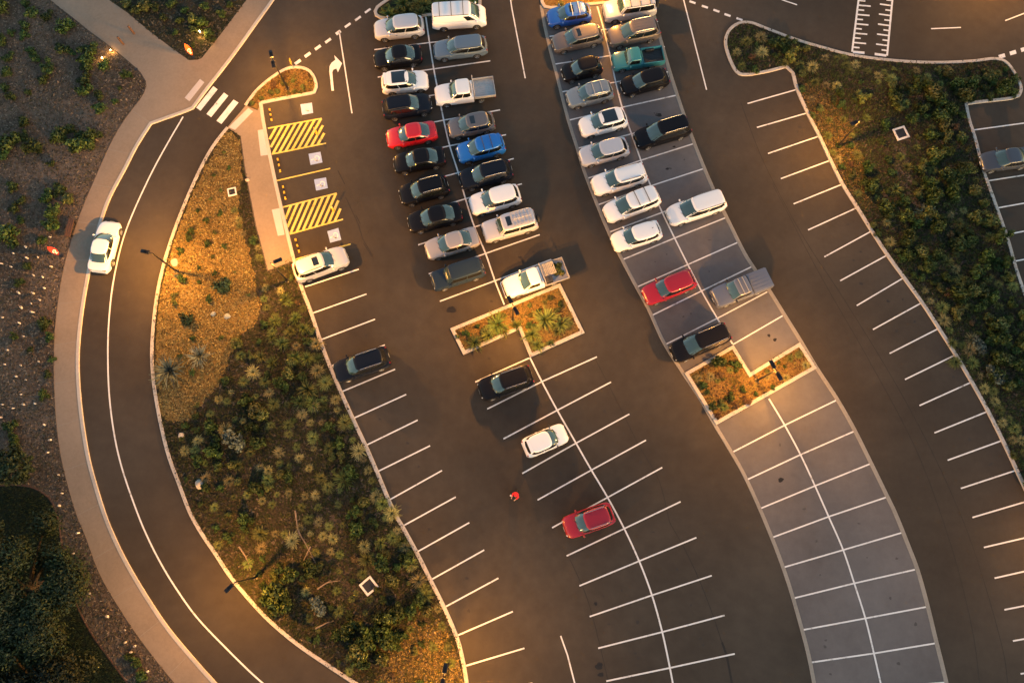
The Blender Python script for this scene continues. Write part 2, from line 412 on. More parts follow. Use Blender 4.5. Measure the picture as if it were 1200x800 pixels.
dry1 = spline([(470, 748), (486, 727), (505, 733), (512, 722), (524, 740), (533, 760), (540, 785), (545, 815), (540, 835), (470, 838), (432, 815), (442, 792), (455, 785), (458, 762)], 6, True)
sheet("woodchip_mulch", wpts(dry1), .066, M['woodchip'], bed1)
bare1 = spline([(372, 596), (384, 612), (392, 600), (404, 618), (408, 645), (420, 662), (418, 676), (426, 706), (412, 712), (398, 694), (390, 668), (374, 640)], 6, True)
sheet("bare_mulch", wpts(bare1), .064, M['mulch_grey'], bed1)
isl_tip = spline([(288, 124), (300, 108), (313, 96), (327, 86), (337, 81), (346, 79.5), (356, 80.5), (364, 85), (369, 93), (371, 102.5), (368.5, 108.5), (350, 112.3), (325, 117), (306, 121)], 4)
tip = struct(sheet("planting_bed", wpts(isl_tip + [(303, 129)]), .062, M['woodchip'], skirt=.2))
kerb(isl_tip, parent=tip)

isl1 = [(527.5, 385), (656.5, 332), (685, 390), (621, 419), (608, 386.5), (543, 416)]
isl2 = [(801.5, 437), (859, 404), (879, 436.5), (937, 401), (957, 431.5), (839, 498)]
def bed_kerbed(px, mat, w=.30, sheet_z=.06, inset=.15):
    P = wpts(px)
    n = len(P); area = sum(P[i].x * P[(i + 1) % n].y - P[(i + 1) % n].x * P[i].y for i in range(n))
    if area < 0: P = list(reversed(P))
    b_ = struct(sheet("planting_bed", offset(P, .02, True), sheet_z, M[mat]))
    o = strip_mb(P, w, -.02, .12, True, .025, inset).build("kerb", M['kerb'], b_, 30)
    return b_
island1 = bed_kerbed(isl1, 'woodchip')
island2 = bed_kerbed(isl2, 'woodchip')
hedge1_px = spline([(566, -45), (564, -10), (564, 8), (560, 13)], 5)[:-1] + spline([(545, 15.5), (505, 19.5), (460, 22.8), (446, 23), (439.5, 19.5), (438, 14), (441, 8), (452, 0), (470, -14), (500, -45)], 5)
hedge1 = bed_kerbed(hedge1_px, 'mulch')
hedge2_px = [(626, -45), (632, -6), (633.5, 4), (637, 10), (646, 11.5), (704, 6), (768, 1), (764, -45)]
hedge2 = bed_kerbed(hedge2_px, 'woodchip')

right_kerb = [(929, 86), (934, 105), (946, 132.5), (960, 160), (972.5, 187), (987, 216), (1004, 243), (1022, 272), (1040, 299.5), (1060, 327), (1081, 356), (1100, 385), (1119, 415), (1138, 447),
              (1157, 481), (1175, 517), (1191, 551), (1207, 586), (1222, 625), (1236, 668), (1248, 712), (1262, 775), (1274, 850)]
RIGHT_KERB = spline(right_kerb)
rb_top = [(929, 86), (921, 78.5), (900, 84), (875, 88), (863, 84.5), (854, 67), (850, 49), (855, 35.5), (866, 28), (880, 27.5), (900, 35), (932, 47), (962, 56), (997, 65), (1040, 71), (1090, 74), (1137, 72.5), (1163, 69.5),
          (1177, 72.5), (1187, 84), (1195, 100), (1195, 109), (1187, 115), (1150, 119.5), (1131.5, 122)]
RB_TOP = rb_top[:3] + spline(rb_top[2:24], 4)[1:] + [rb_top[-1]]
rb_right = [(1131.5, 122), (1135, 140), (1142, 162), (1147, 182), (1152.5, 202), (1165, 237), (1180, 280), (1190, 315), (1201, 347), (1222, 405), (1252, 480), (1290, 570), (1330, 680), (1360, 800)]
RB_RIGHT = spline(rb_right)
bed2_px = RB_TOP + RB_RIGHT[1:] + [(1374, 850)] + list(reversed(RIGHT_KERB[1:]))
bed2 = struct(sheet("planting_bed", wpts(bed2_px), .06, M['mulch'], skirt=.2))
kerb(RB_TOP, parent=bed2); kerb(RB_RIGHT, parent=bed2); kerb(RIGHT_KERB, .30, .12, parent=bed2)

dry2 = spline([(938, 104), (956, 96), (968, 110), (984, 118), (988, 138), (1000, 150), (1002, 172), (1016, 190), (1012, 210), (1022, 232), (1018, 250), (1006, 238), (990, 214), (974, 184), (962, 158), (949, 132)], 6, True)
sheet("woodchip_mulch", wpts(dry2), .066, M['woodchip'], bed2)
bare2 = spline([(1046, 170), (1062, 176), (1068, 200), (1082, 226), (1088, 262), (1076, 262), (1066, 232), (1050, 205)], 6, True)
sheet("bare_mulch", wpts(bare2), .064, M['mulch_grey'], bed2)
# the paler double row of bays with its flush concrete edges
b2_left = [(629, -30), (635, 12), (642, 47), (652, 86), (665, 137), (676, 172), (684.5, 200), (700, 240), (717, 280), (740, 325), (760, 362), (777.5, 400), (800, 436), (820, 466), (837, 496), (852, 521), (870, 552), (887, 588),
           (901, 621), (912.5, 650), (925, 686), (937, 727), (947, 765), (954, 800), (962, 850)]
b2_right = [(757, -30), (766, 17), (775, 50), (785, 85), (800, 131), (812, 164), (825.5, 198), (840, 231), (855, 262), (872, 296), (886, 318), (900, 338), (920, 370), (938, 399), (957, 431), (980, 466), (1000, 501), (1020, 541), (1040, 582),
            (1049.5, 602), (1062, 633), (1075, 667), (1086, 706), (1097, 751), (1109, 800), (1118, 850)]
B2L, B2R = spline(b2_left), spline(b2_right)
bays2 = struct(sheet("pale_asphalt", wpts(B2L + list(reversed(B2R))), .006, M['asphalt_pale']))
kerb([p for p in B2L if p[1] > 6], .30, .022, bays2, mat='edge', name="concrete_edge")
kerb([p for p in B2R if p[1] > 2], .34, .022, bays2, mat='edge', name="concrete_edge")

# ------------------------------------------------------------------ painted markings
LW = .112
def line(px, parent, w=LW, mat='paint_white', z=.011, name="bay_line"):
    return strip_mb(wpts(px), w, z - .008, z, False, .002).build(name, M[mat], parent, 0)
def quad(px, parent, mat='paint_white', z=.011, name="painted_bar"):
    return sheet(name, wpts(px), z, M[mat], parent, .006)
ROWS1 = [[(438.7, 58.5), (503.3, 50.2), (569, 43.5)], [(442.7, 90.7), (508.3, 81), (574.5, 71.6)], [(448, 122), (514, 110.5), (579.5, 100)], [(454, 153.5), (520, 141), (586, 129)],
         [(461, 186), (527, 171), (593, 158)], [(470, 220), (537, 202.5), (602, 186)], [(480, 253), (545.5, 233), (611.5, 215.5)], [(490, 287), (556, 266), (622, 245.5)], [(502.5, 321), (569, 297), (632.5, 275)],
         [(515.5, 353), (580, 329), (646, 304)], [(557, 447.5), (620, 419.5)], [(571, 479), (635, 447), (699.5, 418)], [(590, 514), (653, 480.5), (716, 447.5)], [(612, 554.5), (675, 519), (737.5, 485)],
         [(630, 585.5), (693, 550.5), (757, 515.5)], [(647, 618), (712, 582.5), (776, 547.5)], [(664, 651), (731.5, 619), (797.5, 587.5)], [(679, 686), (749, 657), (816, 629.5)], [(691, 722), (764, 697), (834, 674)],
         [(701, 759), (776, 740), (849, 720.5)], [(710.5, 797.5), (785, 782), (861, 765.5)]]
for r_ in ROWS1: line(r_, car_park)
line(spline([(499, 20), (503.3, 50.2), (508.3, 81), (514, 110.5), (520, 141), (527, 171), (537, 202.5), (545.5, 233), (556, 266), (569, 297), (580, 329), (591, 357)]), car_park, .13, z=.015, name="centre_line")
line(spline([(621, 419), (635, 447), (653, 480.5), (675, 519), (693, 550.5), (712, 582.5), (731.5, 619), (749, 657), (764, 697), (776, 740), (785, 782), (794, 830)]), car_park, .13, z=.015, name="centre_line")
ROWS2 = [[(644, 43), (707.5, 35), (771, 25.5)], [(650, 75.5), (715, 65.5), (779, 55)], [(658, 108), (721.5, 96.5), (785, 84)], [(667, 141), (729, 126), (792, 112)], [(677, 174), (740, 157), (803, 141)],
         [(689, 209), (751, 188), (813, 168.5)], [(701, 240), (762.5, 218), (827, 197)], [(714.5, 272), (776, 249), (839, 226)], [(729, 304.5), (790.5, 279), (852, 254.5)], [(745, 337), (806, 310), (867, 283)],
         [(763, 370), (822, 341), (882, 312)], [(781, 403), (840.5, 373), (899, 342)], [(859, 403.5), (917, 370)], [(859.5, 529), (919.5, 498), (979.5, 469)], [(876, 561.5), (938, 532.5), (1000, 505.5)],
         [(891, 595.5), (955, 569), (1019, 543.5)], [(906, 629), (971, 605), (1038, 582.5)], [(919.5, 664), (988, 644), (1056, 624)], [(930, 700.5), (1001, 683), (1072, 667)], [(941, 737.5), (1014, 724), (1086, 710.5)],
         [(951, 775.5), (1024, 765), (1097, 753)], [(958, 811), (1033, 805), (1108, 799)]]
for r_ in ROWS2: line(r_, bays2, z=.017)
line(spline([(700, 8), (707.5, 35), (715, 65.5), (721.5, 96.5), (729, 126), (740, 157), (751, 188), (762.5, 218), (776, 249), (790.5, 279), (806, 310), (822, 341), (840.5, 373), (858.5, 403)]), bays2, .13, z=.021, name="centre_line")
line(spline([(901, 467), (919.5, 498), (938, 532.5), (955, 569), (971, 605), (988, 644), (1001, 683), (1014, 724), (1024, 765), (1033, 805), (1038, 830)]), bays2, .13, z=.021, name="centre_line")
LROW = [[(357.5, 336), (420.5, 315.5)], [(366, 367), (429.5, 344.5)], [(376, 398), (439.5, 374)], [(387.5, 429), (451, 404)], [(400, 459), (463, 432.5)], [(414, 490), (476, 462)], [(428, 522), (489.5, 492)], [(442, 552.5), (504, 522)],
        [(457, 585), (518, 551)], [(472, 616), (534, 582)], [(487.5, 647), (550, 612)], [(504, 679.5), (567.5, 644)], [(521, 711), (584, 677)], [(535, 744.5), (601, 716)], [(544.5, 780), (614.5, 759)], [(551, 815), (624, 800)]]
for r_ in LROW: line(r_, car_park)
RROW = [[(876, 121.5), (934, 105)], [(887, 149.5), (946, 132.5)], [(900, 180), (959, 160)], [(915, 209.5), (973, 188)], [(930, 239), (987, 216)], [(947, 269.5), (1003, 244)], [(966, 301), (1021, 271)], [(984.5, 329), (1039.5, 299)],
        [(1004, 358), (1058, 326)], [(1023, 386), (1079.5, 355)], [(1042.5, 414), (1099.5, 385)], [(1060.5, 444.5), (1119, 416)], [(1077.5, 475), (1137.5, 448)], [(1095, 507), (1157, 482)], [(1110.5, 539), (1174, 516)],
        [(1126, 572), (1190, 551)], [(1139.5, 606), (1207, 586)], [(1153, 641), (1222, 625)], [(1165.5, 677), (1236, 661)], [(1177, 714), (1248, 700)], [(1187, 750.5), (1258, 738)], [(1196, 789), (1268, 778)]]
for r_ in RROW: line(r_, car_park)
for r_ in [[(1141, 152.5), (1225, 141)], [(1149, 181.5), (1233, 172)], [(1157.5, 212), (1241, 199)], [(1167.5, 244), (1251, 229)], [(1179, 275), (1262, 259)], [(1189.5, 306), (1272, 290)]]: line(r_, car_park)
line(spline([(214.5, 137), (197, 167), (179, 200), (160, 240), (147, 272), (139, 300), (132, 335), (128.5, 365), (126.5, 400), (127, 445), (130, 482), (136, 520), (145, 555), (160, 598), (172, 627), (187, 657), (205, 687), (230, 722),
             (262, 756), (300, 793), (330, 817), (390, 860)]), car_park, .12, name="edge_line")
for p in ([(657, 744.5), (665, 767), (674, 802)], [(397.5, 37), (412.5, 133)], [(597, -8), (600, 11), (615.5, 92)], [(798, -12), (828, 105.5)], [(916, 0), (934, 6)], [(1091, 34), (1126, 32.5)], [(1178, 24.5), (1204, 14.5)], [(1255, -2), (1288, -14)]):
    line(p, car_park, .11, name="lane_line")
def dash(c, d, L, W, parent=car_park):
    d = np.array(d, float); d /= np.linalg.norm(d); nn = np.array((-d[1], d[0])); c = np.array(c)
    quad([c - d * L / 2 - nn * W / 2, c + d * L / 2 - nn * W / 2, c + d * L / 2 + nn * W / 2, c - d * L / 2 + nn * W / 2], parent, name="give_way_dash")
for c, L, W in (((349, 73), 8, 3.4), ((360.5, 64.5), 8, 3.4), ((372.5, 56), 8, 3.2), ((384.5, 48), 8, 3), ((396.5, 38.5), 6.5, 3.5), ((407.5, 30), 8, 2.6), ((419.5, 22), 8, 2.5), ((431, 13), 8, 2.4)): dash(c, (1, -.72), L, W)
for c in ((797, -2), (811.5, 3), (826, 8.3), (839.5, 13), (852.5, 18), (866.5, 22.8)): dash(c, (1, .35), 7.5, 2.4)
for c in ((1174, 66), (1187, 62), (1200, 58), (1213, 54)): dash(c, (1, -.3), 7.5, 4.5)
for p in ([(1000, 405), (1020, 420), (940, 520), (920, 505)], [(1050, 435), (1070, 450), (990, 550), (968, 535)], [(1095, 468), (1118, 482), (1038, 582), (1015, 567)]):
    quad([(a / 4, b / 4) for a, b in p], car_park, name="crossing_bar")
quad([(235, 93.5), (240, 97.5), (222.5, 119.5), (217, 115.5)], footpath, 'ramp', .106, "kerb_ramp")
quad([(291.5, 127.5), (297, 131.5), (276, 153), (268.5, 150)], path2, 'ramp', .111, "kerb_ramp")
quad([(302.5, 153.5), (311, 152), (315.5, 182), (306, 183.5)], path2, 'ramp', .111, "kerb_ramp")
quad([(319, 246.5), (328, 244.5), (334, 275.5), (326, 277)], path2, 'ramp', .111, "kerb_ramp")
# turn arrow (one painted shape)
quad([(388.5, 106.5), (386, 84), (386.2, 78), (388.5, 74), (393, 70.5), (391.8, 65), (400.8, 74.5), (396, 85), (394.4, 80.5), (390.5, 82), (389.3, 85), (391.3, 106.5)], car_park, z=.012, name="turn_arrow")
# rumble ladder across the top road
def lerp2(a, b, t): return (a[0] + (b[0] - a[0]) * t, a[1] + (b[1] - a[1]) * t)
lad_l = ((1006.5, -3), (998.5, 61)); lad_r = ((1046, -3), (1039.5, 65.5))
line([(1008, -15), lad_l[0], lad_l[1]], car_park, .17, name="ladder_line"); line([(1047.2, -15), lad_r[0], lad_r[1]], car_park, .17, name="ladder_line")
for k in range(12):
    t = 1 - k * .0855
    a = lerp2(*lad_l, t); b_ = lerp2(*lad_r, t)
    la = (14.5 if k == 0 else (8 if k % 2 else 15)); lb = (14.5 if k == 0 else (7 if k % 2 else 14))
    wk = .26 if k == 0 else .15
    line([(a[0] + 1, a[1] + .1), (a[0] + la, a[1] + la * .09)], car_park, wk, name="ladder_tick")
    line([(b_[0] - 1, b_[1] - .1), (b_[0] - lb, b_[1] - lb * .13)], car_park, wk, name="ladder_tick")
# yellow hatching between the accessible bays
def hatch(TL, TR, BR, BL, shift=.38, pitch=.118):
    def uv(u, v): 
        b_ = lerp2(BL, BR, u); t = lerp2(TL, TR, u); return lerp2(b_, t, v)
    line([BL, BR], car_park, .13, 'paint_yellow', .013, "hatch_line"); line([TL, TR], car_park, .13, 'paint_yellow', .013, "hatch_line")
    k = -6
    while k < 10:
        u0 = .018 + k * pitch; u1 = u0 + shift; v0, v1 = 0., 1.
        if u0 < 0: v0 = -u0 / shift
        if u1 > 1.0: v1 = (1.0 - u0) / shift
        if v1 - v0 > .12 and v0 < 1 and v1 > 0:
            line([uv(u0 + shift * v0, v0), uv(u0 + shift * v1, v1)], car_park, .22, 'paint_yellow', .0105, "hatch_line")
        k += 1
hatch((314, 150.5), (377, 139), (382, 168), (318.5, 180.8))
hatch((331, 243), (394.5, 226.5), (402, 257), (339, 274.5))
line([(323.5, 212), (387, 197.5)], car_park, .12, 'paint_yellow'); line([(346, 304), (411, 286)], car_park, .12, 'paint_yellow')
# wheelchair symbols on pale blue squares
def symbol(q):
    s = quad(q, car_park, 'paint_blue', .011, "accessible_bay_symbol")
    def uv(u, v): return lerp2(lerp2(q[0], q[1], u), lerp2(q[3], q[2], u), v)
    mb = MB()
    arc = [uv(.60 + .21 * math.cos(R(a)), .52 + .21 * math.sin(R(a))) for a in range(-130, 131, 20)]
    for pl in (arc, [uv(.22, .55), uv(.42, .52), uv(.50, .42)], [uv(.42, .52), uv(.44, .72), uv(.70, .74)], [uv(.42, .62), uv(.56, .64)]):
        strip_mb(wpts(pl), .085, .012, .017, False, .002, 0, mb)
    mb.lathe([(.07, 0), (.07, .005)], 10, at(*uv(.17, .58), .012))
    mb.build("wheelchair_symbol", M['paint_white'], s, 0)
for q in ([(352, 122.5), (365.5, 120.5), (367, 132.5), (354, 135)], [(361.5, 180.5), (375.5, 178), (378, 190.5), (364, 193.5)], [(368, 210.5), (382, 208), (384.2, 220.5), (370.5, 223.5)], [(383.5, 271), (396.5, 267.2), (400, 281), (387, 284.5)]):
    symbol(q)
def inside_pix(c): return -20 < c[0] < 1220 and -10 < c[1] < 810
# stains, drain lid, seams in the asphalt
def blot(c, rx, ry, parent, z=.003, mat='stain', seed=0):
    rr = random.Random(seed)
    P = [at(c[0], c[1])] ; base = P[0]; out = []
    ph = [rr.uniform(0, 6.28) for _ in range(3)]
    for k in range(22):
        a = 2 * math.pi * k / 22
        f = 1 + .14 * math.sin(2 * a + ph[0]) + .10 * math.sin(3 * a + ph[1]) + .07 * math.sin(5 * a + ph[2])
        out.append(Vector((base.x + rx * f * math.cos(a), base.y + ry * f * math.sin(a), 0)))
    sheet("oil_stain", out, z, M[mat], parent)
blot((529, 363), .36, .32, car_park, seed=3)
for i, (x, y, s) in enumerate(((573, 420, .12), (576, 353, .12), (704, 135, .18), (772, 135, .25), (782, 198, .14), (535, 93, .14), (620, 360, .1), (760, 315, .15), (790, 172, .12), (698, 707, .14), (702, 780, .3), (704, 790, .2), (915, 562, .22), (908, 398, .16), (901, 393, .14))):
    blot((x, y), s, s * .8, bays2 if 770 < x < 930 else car_park, .0075 if 770 < x < 930 else .003, seed=i + 10)
rs_ = random.Random(77)
def bay_mid(A, B, f):
    a = lerp2(A[0], A[1], f); b_ = lerp2(B[0], B[1], f); return lerp2(a, b_, rs_.uniform(.38, .62))
k_ = 0
for rows, par, zz_ in ((ROWS1, car_park, .003), (ROWS2, bays2, .0075), (LROW, car_park, .003), (RROW, car_park, .003)):
    for A, B in zip(rows[:-1], rows[1:]):
        for h_ in ((0, 1), (1, 2)) if len(A) == 3 and len(B) == 3 else ((0, -1),):
            for _ in range(rs_.choice((0, 1, 1, 2))):
                if math.hypot(A[0][0] - B[0][0], A[0][1] - B[0][1]) > 60: continue
                c_ = bay_mid((A[h_[0]], A[h_[1]]), (B[h_[0]], B[h_[1]]), rs_.uniform(.25, .8))
                if inside_pix(c_): blot(c_, rs_.uniform(.05, .16), rs_.uniform(.04, .13), par, zz_ + .0004 * (k_ % 3), 'stain_pale' if par is bays2 else 'stain_soft', k_ + 200)
                k_ += 1
for i, p in enumerate(([(405, 231), (420, 263), (425, 280), (437, 300)], [(417, 252), (422, 262)], [(426, 285), (436, 301)], [(396, 200), (404, 216)])):
    line(p, car_park, .07 if i else .05, 'crack', .004, "tyre_scuff")
line(spline([(846, 752), (851, 766), (856, 790), (860, 815)]), car_park, .16, 'crack', .004, "bitumen_seam")
line(spline([(668, 655), (684, 690), (694, 720), (704, 760), (712, 795), (716, 820)]), car_park, .035, 'crack', .004, "bitumen_seam")
line(spline([(785, 612), (805, 648), (822, 685), (836, 722), (846, 752)]), car_park, .035, 'crack', .004, "bitumen_seam")
line(spline([(693, 412), (716, 456), (748, 520), (772, 562), (785, 612)]), car_park, .03, 'crack', .004, "bitumen_seam")
line(spline([(868, 120), (895, 190), (940, 275), (990, 352), (1050, 450), (1100, 545), (1140, 640), (1175, 760), (1182, 820)]), car_park, .03, 'crack', .004, "bitumen_seam")
line(spline([(905, 215), (960, 320), (1020, 425), (1075, 530), (1115, 640), (1140, 740), (1150, 820)]), car_park, .025, 'crack', .004, "bitumen_seam")
# ------------------------------------------------------------------ vehicles
# one line per body style; lengths along the car are fractions of its length measured from the middle (+ is the nose)
STYLES = {
    'sedan': dict(W=1.82, H=1.45, hb=.93, hf=.70, hc=.94, deck=.97, xc=.255, xf=.085, xr=-.185, xb=-.385, n=3.8, wt=.77),
    'coupe': dict(W=1.80, H=1.40, hb=.90, hf=.68, hc=.91, deck=.96, xc=.235, xf=.06, xr=-.185, xb=-.375, n=3.8, wt=.75),
    'hatch': dict(W=1.76, H=1.48, hb=.95, hf=.74, hc=.97, deck=.95, xc=.27, xf=.085, xr=-.36, xb=-.465, n=3.9, wt=.79),
    'wagon': dict(W=1.80, H=1.48, hb=.95, hf=.72, hc=.96, deck=.95, xc=.25, xf=.085, xr=-.40, xb=-.47, n=4.4, wt=.79),
    'suv': dict(W=1.86, H=1.68, hb=1.07, hf=.86, hc=1.09, deck=1.06, xc=.262, xf=.08, xr=-.39, xb=-.465, n=4.2, wt=.79),
    'boxy': dict(W=1.86, H=1.82, hb=1.12, hf=.98, hc=1.11, deck=1.10, xc=.235, xf=.145, xr=-.45, xb=-.478, n=6.5, wt=.82),
    'mpv': dict(W=1.84, H=1.76, hb=1.05, hf=.84, hc=1.07, deck=1.04, xc=.295, xf=.09, xr=-.42, xb=-.472, n=4.8, wt=.81),
    'van': dict(W=1.92, H=1.97, hb=1.18, hf=.92, hc=1.17, deck=1.15, xc=.38, xf=.215, xr=-.477, xb=-.488, n=7.0, wt=.84),
    'ute': dict(W=1.84, H=1.74, hb=1.08, hf=.94, hc=1.09, deck=.78, xc=.255, xf=.13, xr=-.09, xb=-.12, n=5.5, wt=.80),
    'ute_single': dict(W=1.80, H=1.72, hb=1.06, hf=.92, hc=1.07, deck=.70, xc=.245, xf=.10, xr=-.055, xb=-.085, n=5.5, wt=.80),
    'ute_old': dict(W=1.70, H=1.55, hb=.98, hf=.86, hc=.98, deck=.70, xc=.255, xf=.155, xr=-.03, xb=-.055, n=6.5, wt=.80),
}
def wheel_meshes():
    t = MB(); r = .33; w = .215
    t.lathe([(r - .12, -w / 2 + .02), (r - .03, -w / 2), (r, -w / 2 + .035), (r, w / 2 - .035), (r - .03, w / 2), (r - .12, w / 2 - .02)], 22, axis='y')
    tm = t.mesh("tyre", M['tyre']); smooth(tm, 35)
    q = MB()
    q.lathe([(.20, .055), (.222, .095), (.212, .10), (.19, .072)], 22, axis='y')
    q.lathe([(.05, .06), (.05, .092), (.03, .098)], 10, axis='y')
    for k in range(5):
        a = 2 * math.pi * k / 5
        d = Vector((math.sin(a), 0, math.cos(a))); p = Vector((d.z, 0, -d.x))
        vs = []
        for yy in (.062, .088):
            for rr_, hw in ((.04, .035), (.20, .024)):
                for sg in (-1, 1): vs.append(d * rr_ + p * hw * sg + Vector((0, yy, 0)))
        q.add(vs, [(0, 1, 3, 2), (4, 6, 7, 5), (0, 4, 5, 1), (2, 3, 7, 6), (0, 2, 6, 4), (1, 5, 7, 3)])
    rm = q.mesh("rim", M['rim']); smooth(rm, 35)
    return tm, rm
TYRE_ME, RIM_ME = wheel_meshes()
def cutter_mesh(xs, W, r=.385):
    mb = MB()
    for x in xs:
        for s in (-1, 1):
            mb.lathe([(r, -.16), (r, .16)], 20, c=(x, s * (W / 2 - .06), .33), axis='y')
    me = mb.mesh("cut", [M['trim'], M['trim']]); me.polygons.foreach_set("material_index", [1] * len(me.polygons)); return me
DG = None
def add_wheels(root, xs, W):
    for x in xs:
        for s in (-1, 1):
            w = link_mesh("wheel", TYRE_ME, root); w.location = (x, s * (W / 2 - .125), .33)
            if s < 0: w.rotation_euler = (0, 0, math.pi)
            link_mesh("rim", RIM_ME, w)

def patch(fn, u0, u1, v0, v1, nu, nv, off, mat, name, parent, cut=None):
    """a pane laid on the surface fn(u, v), standing off it and closed round its rim"""
    e = 1e-3; outer, inner = [], []
    for j in range(nv + 1):
        for i in range(nu + 1):
            v = v0 + (v1 - v0) * j / nv; a, b_ = (u0, u1) if cut is None else (u0 + cut[0] * (v - v0), u1 + cut[1] * (v - v0))
            u = a + (b_ - a) * i / nu
            p = Vector(fn(u, v)); nn = (Vector(fn(u + e, v)) - p).cross(Vector(fn(u, v + e)) - p).normalized()
            ctr = Vector((p.x * .6, 0, p.z - .6)) if True else p
            if nn.dot(p - Vector((p.x * .5, 0, .6))) < 0: nn = -nn
            outer.append(p + nn * off); inner.append(p - nn * .02)
    mb = MB(); w = nu + 1
    fs = [(j * w + i, j * w + i + 1, (j + 1) * w + i + 1, (j + 1) * w + i) for j in range(nv) for i in range(nu)]
    mb.add(outer, fs)
    rim = [i for i in range(nu + 1)] + [j * w + nu for j in range(1, nv + 1)] + [nv * w + i for i in range(nu - 1, -1, -1)] + [j * w for j in range(nv - 1, 0, -1)]
    vs = [outer[k] for k in rim] + [inner[k] for k in rim]; N = len(rim)
    mb.add(vs, [(k, (k + 1) % N, (k + 1) % N + N, k + N) for k in range(N)])
    me = mb.mesh(name, mat); bm = bmesh.new(); bm.from_mesh(me); bmesh.ops.remove_doubles(bm, verts=bm.verts, dist=1e-4); bmesh.ops.recalc_face_normals(bm, faces=bm.faces); bm.to_mesh(me); bm.free()
    smooth(me, 50)
    return link_mesh(name, me, parent)

def make_car(name, cat, F, Rr, style, col, label, opts=(), wscale=1.0, hscale=1.0, group="cars parked in the bays"):
    global DG
    S = STYLES[style]
    f = at(*F, .55); r = at(*Rr, .55)
    L = (f - r).length; c = (f + r) / 2; hd = math.atan2(f.y - r.y, f.x - r.x)
    W = S['W'] * wscale; H = S['H'] * hscale; hb, hf, hc, deck = S['hb'] * hscale, S['hf'] * hscale, S['hc'] * hscale, S['deck'] * hscale
    root = empty(name, (c.x, c.y, 0.006 if c.x > 12 else 0), hd)
    tag(root, label, cat, group)
    P = PAINT[col] if isinstance(col, str) else col
    pickup = style.startswith('ute')
    rear = -.5
    if pickup: rear = S['xb'] - .02
    # --- lower shell
    xs_f = [.5, .492, .478, .455, .42, .37, .31, S['xc'] + .03, S['xc'], S['xc'] - .05, .08, 0, -.1]
    xs_f = sorted(set([x for x in xs_f if x > rear + .05]), reverse=True)
    if not pickup: xs_f += [-.2, -.28, -.35, -.40, -.44, -.468, -.486, -.5]
    else: xs_f += [rear + .02, rear]
    tail = deck if style in ('sedan', 'coupe') else hb
    top_x = [-.5, -.492, -.47, -.44, S['xb'], S['xb'] + .06, S['xc'], (S['xc'] + .46) / 2, .455, .478, .492, .5]
    bev = .10 if style in ('sedan', 'coupe') else .14
    top_z = [tail - .26, tail - bev, tail - .03, tail, tail, hb, hc, (hc + hf) / 2 + .045, hf, hf - .07, hf - .17, hf - .27]
    if pickup: top_x = [rear, S['xc'], (S['xc'] + .46) / 2, .455, .478, .492, .5]; top_z = [hb, hc, (hc + hf) / 2 + .04, hf, hf - .07, hf - .17, hf - .27]
    order = sorted(range(len(top_x)), key=lambda i: top_x[i])
    tx = [top_x[i] for i in order]; tz = [top_z[i] for i in order]
    blunt = 1.0 if style in ('van', 'boxy', 'ute', 'ute_single', 'ute_old') else 1.6
    def halfw(x):
        u = abs(x) / .5
        k = 1 - (.055 if x > 0 else .04) * blunt * max(0, (u - .45) / .55) ** 2
        if x > 0 or not pickup:
            k -= ((.17 if blunt > 1 else .10) + (.10 if x > 0 and blunt > 1 else 0)) * max(0, (u - .76) / .24) ** 2.6
        return W / 2 * k
    rings = []
    for x in xs_f:
        w = halfw(x); h = float(np.interp(x, tx, tz)); z0 = .21 + .10 * max(0, (abs(x) - .42) / .08)
        m1 = z0 + (h - z0) * .38; m2 = z0 + (h - z0) * .68
        sec = [(0, z0), (.80 * w, z0), (.945 * w, z0 + .05), (.992 * w, z0 + .16), (w, m1), (.992 * w, m2), (.965 * w, h - .085), (.93 * w, h - .03), (.82 * w, h), (.45 * w, h + .022), (0, h + .03)]
        full = [(x * L, y, z) for y, z in sec] + [(x * L, -y, z) for y, z in reversed(sec[1:-1])]
        rings.append(full)
    rings.reverse()
    mb = MB(); mb.loft(rings)
    me = mb.mesh("body", [P, M['trim']])
    bm = bmesh.new(); bm.from_mesh(me); bmesh.ops.recalc_face_normals(bm, faces=bm.faces); bm.to_mesh(me); bm.free()
    ax = (.315 * L, -.295 * L) if not pickup else (.325 * L, -.26 * L)
    cut = bpy.data.objects.new("cut", cutter_mesh(ax, W)); tmp = bpy.data.objects.new("tmp", me)
    COL.objects.link(cut); COL.objects.link(tmp)
    md = tmp.modifiers.new("b", 'BOOLEAN'); md.object = cut; md.operation = 'DIFFERENCE'; md.solver = 'EXACT'
    dg = bpy.context.evaluated_depsgraph_get()
    me2 = bpy.data.meshes.new_from_object(tmp.evaluated_get(dg))
    bpy.data.objects.remove(cut); bpy.data.objects.remove(tmp)
    if len(me2.polygons) < 50: me2 = me
    me2.name = "body"; smooth(me2, 32)
    body = link_mesh("body", me2, root)
    add_wheels(root, ax, W)
    # --- greenhouse
    n = S['n']; wb = .93 * W / 2; wt = S['wt'] * W / 2
    hr = H - .055
    zb = min(hb, hc) - .03
    fx = lambda t: (S['xc'] + (S['xf'] - S['xc']) * (t - .06 * math.sin(math.pi * t))) * L + .02
    rx = lambda t: (S['xb'] + (S['xr'] - S['xb']) * (t - .10 * math.sin(math.pi * t))) * L
    wd = lambda t: wb + (wt - wb) * (t - .10 * math.sin(math.pi * t))
    zz = lambda t: zb + (hr - zb) * t
    def front(y, t):
        a = (fx(t) - rx(t)) / 2; return ((fx(t) + rx(t)) / 2 + a * (1 - min(1, abs(y)) ** n) ** (1 / n), y * wd(t), zz(t))
    def back(y, t):
        a = (fx(t) - rx(t)) / 2; return ((fx(t) + rx(t)) / 2 - a * (1 - min(1, abs(y)) ** n) ** (1 / n), y * wd(t), zz(t))
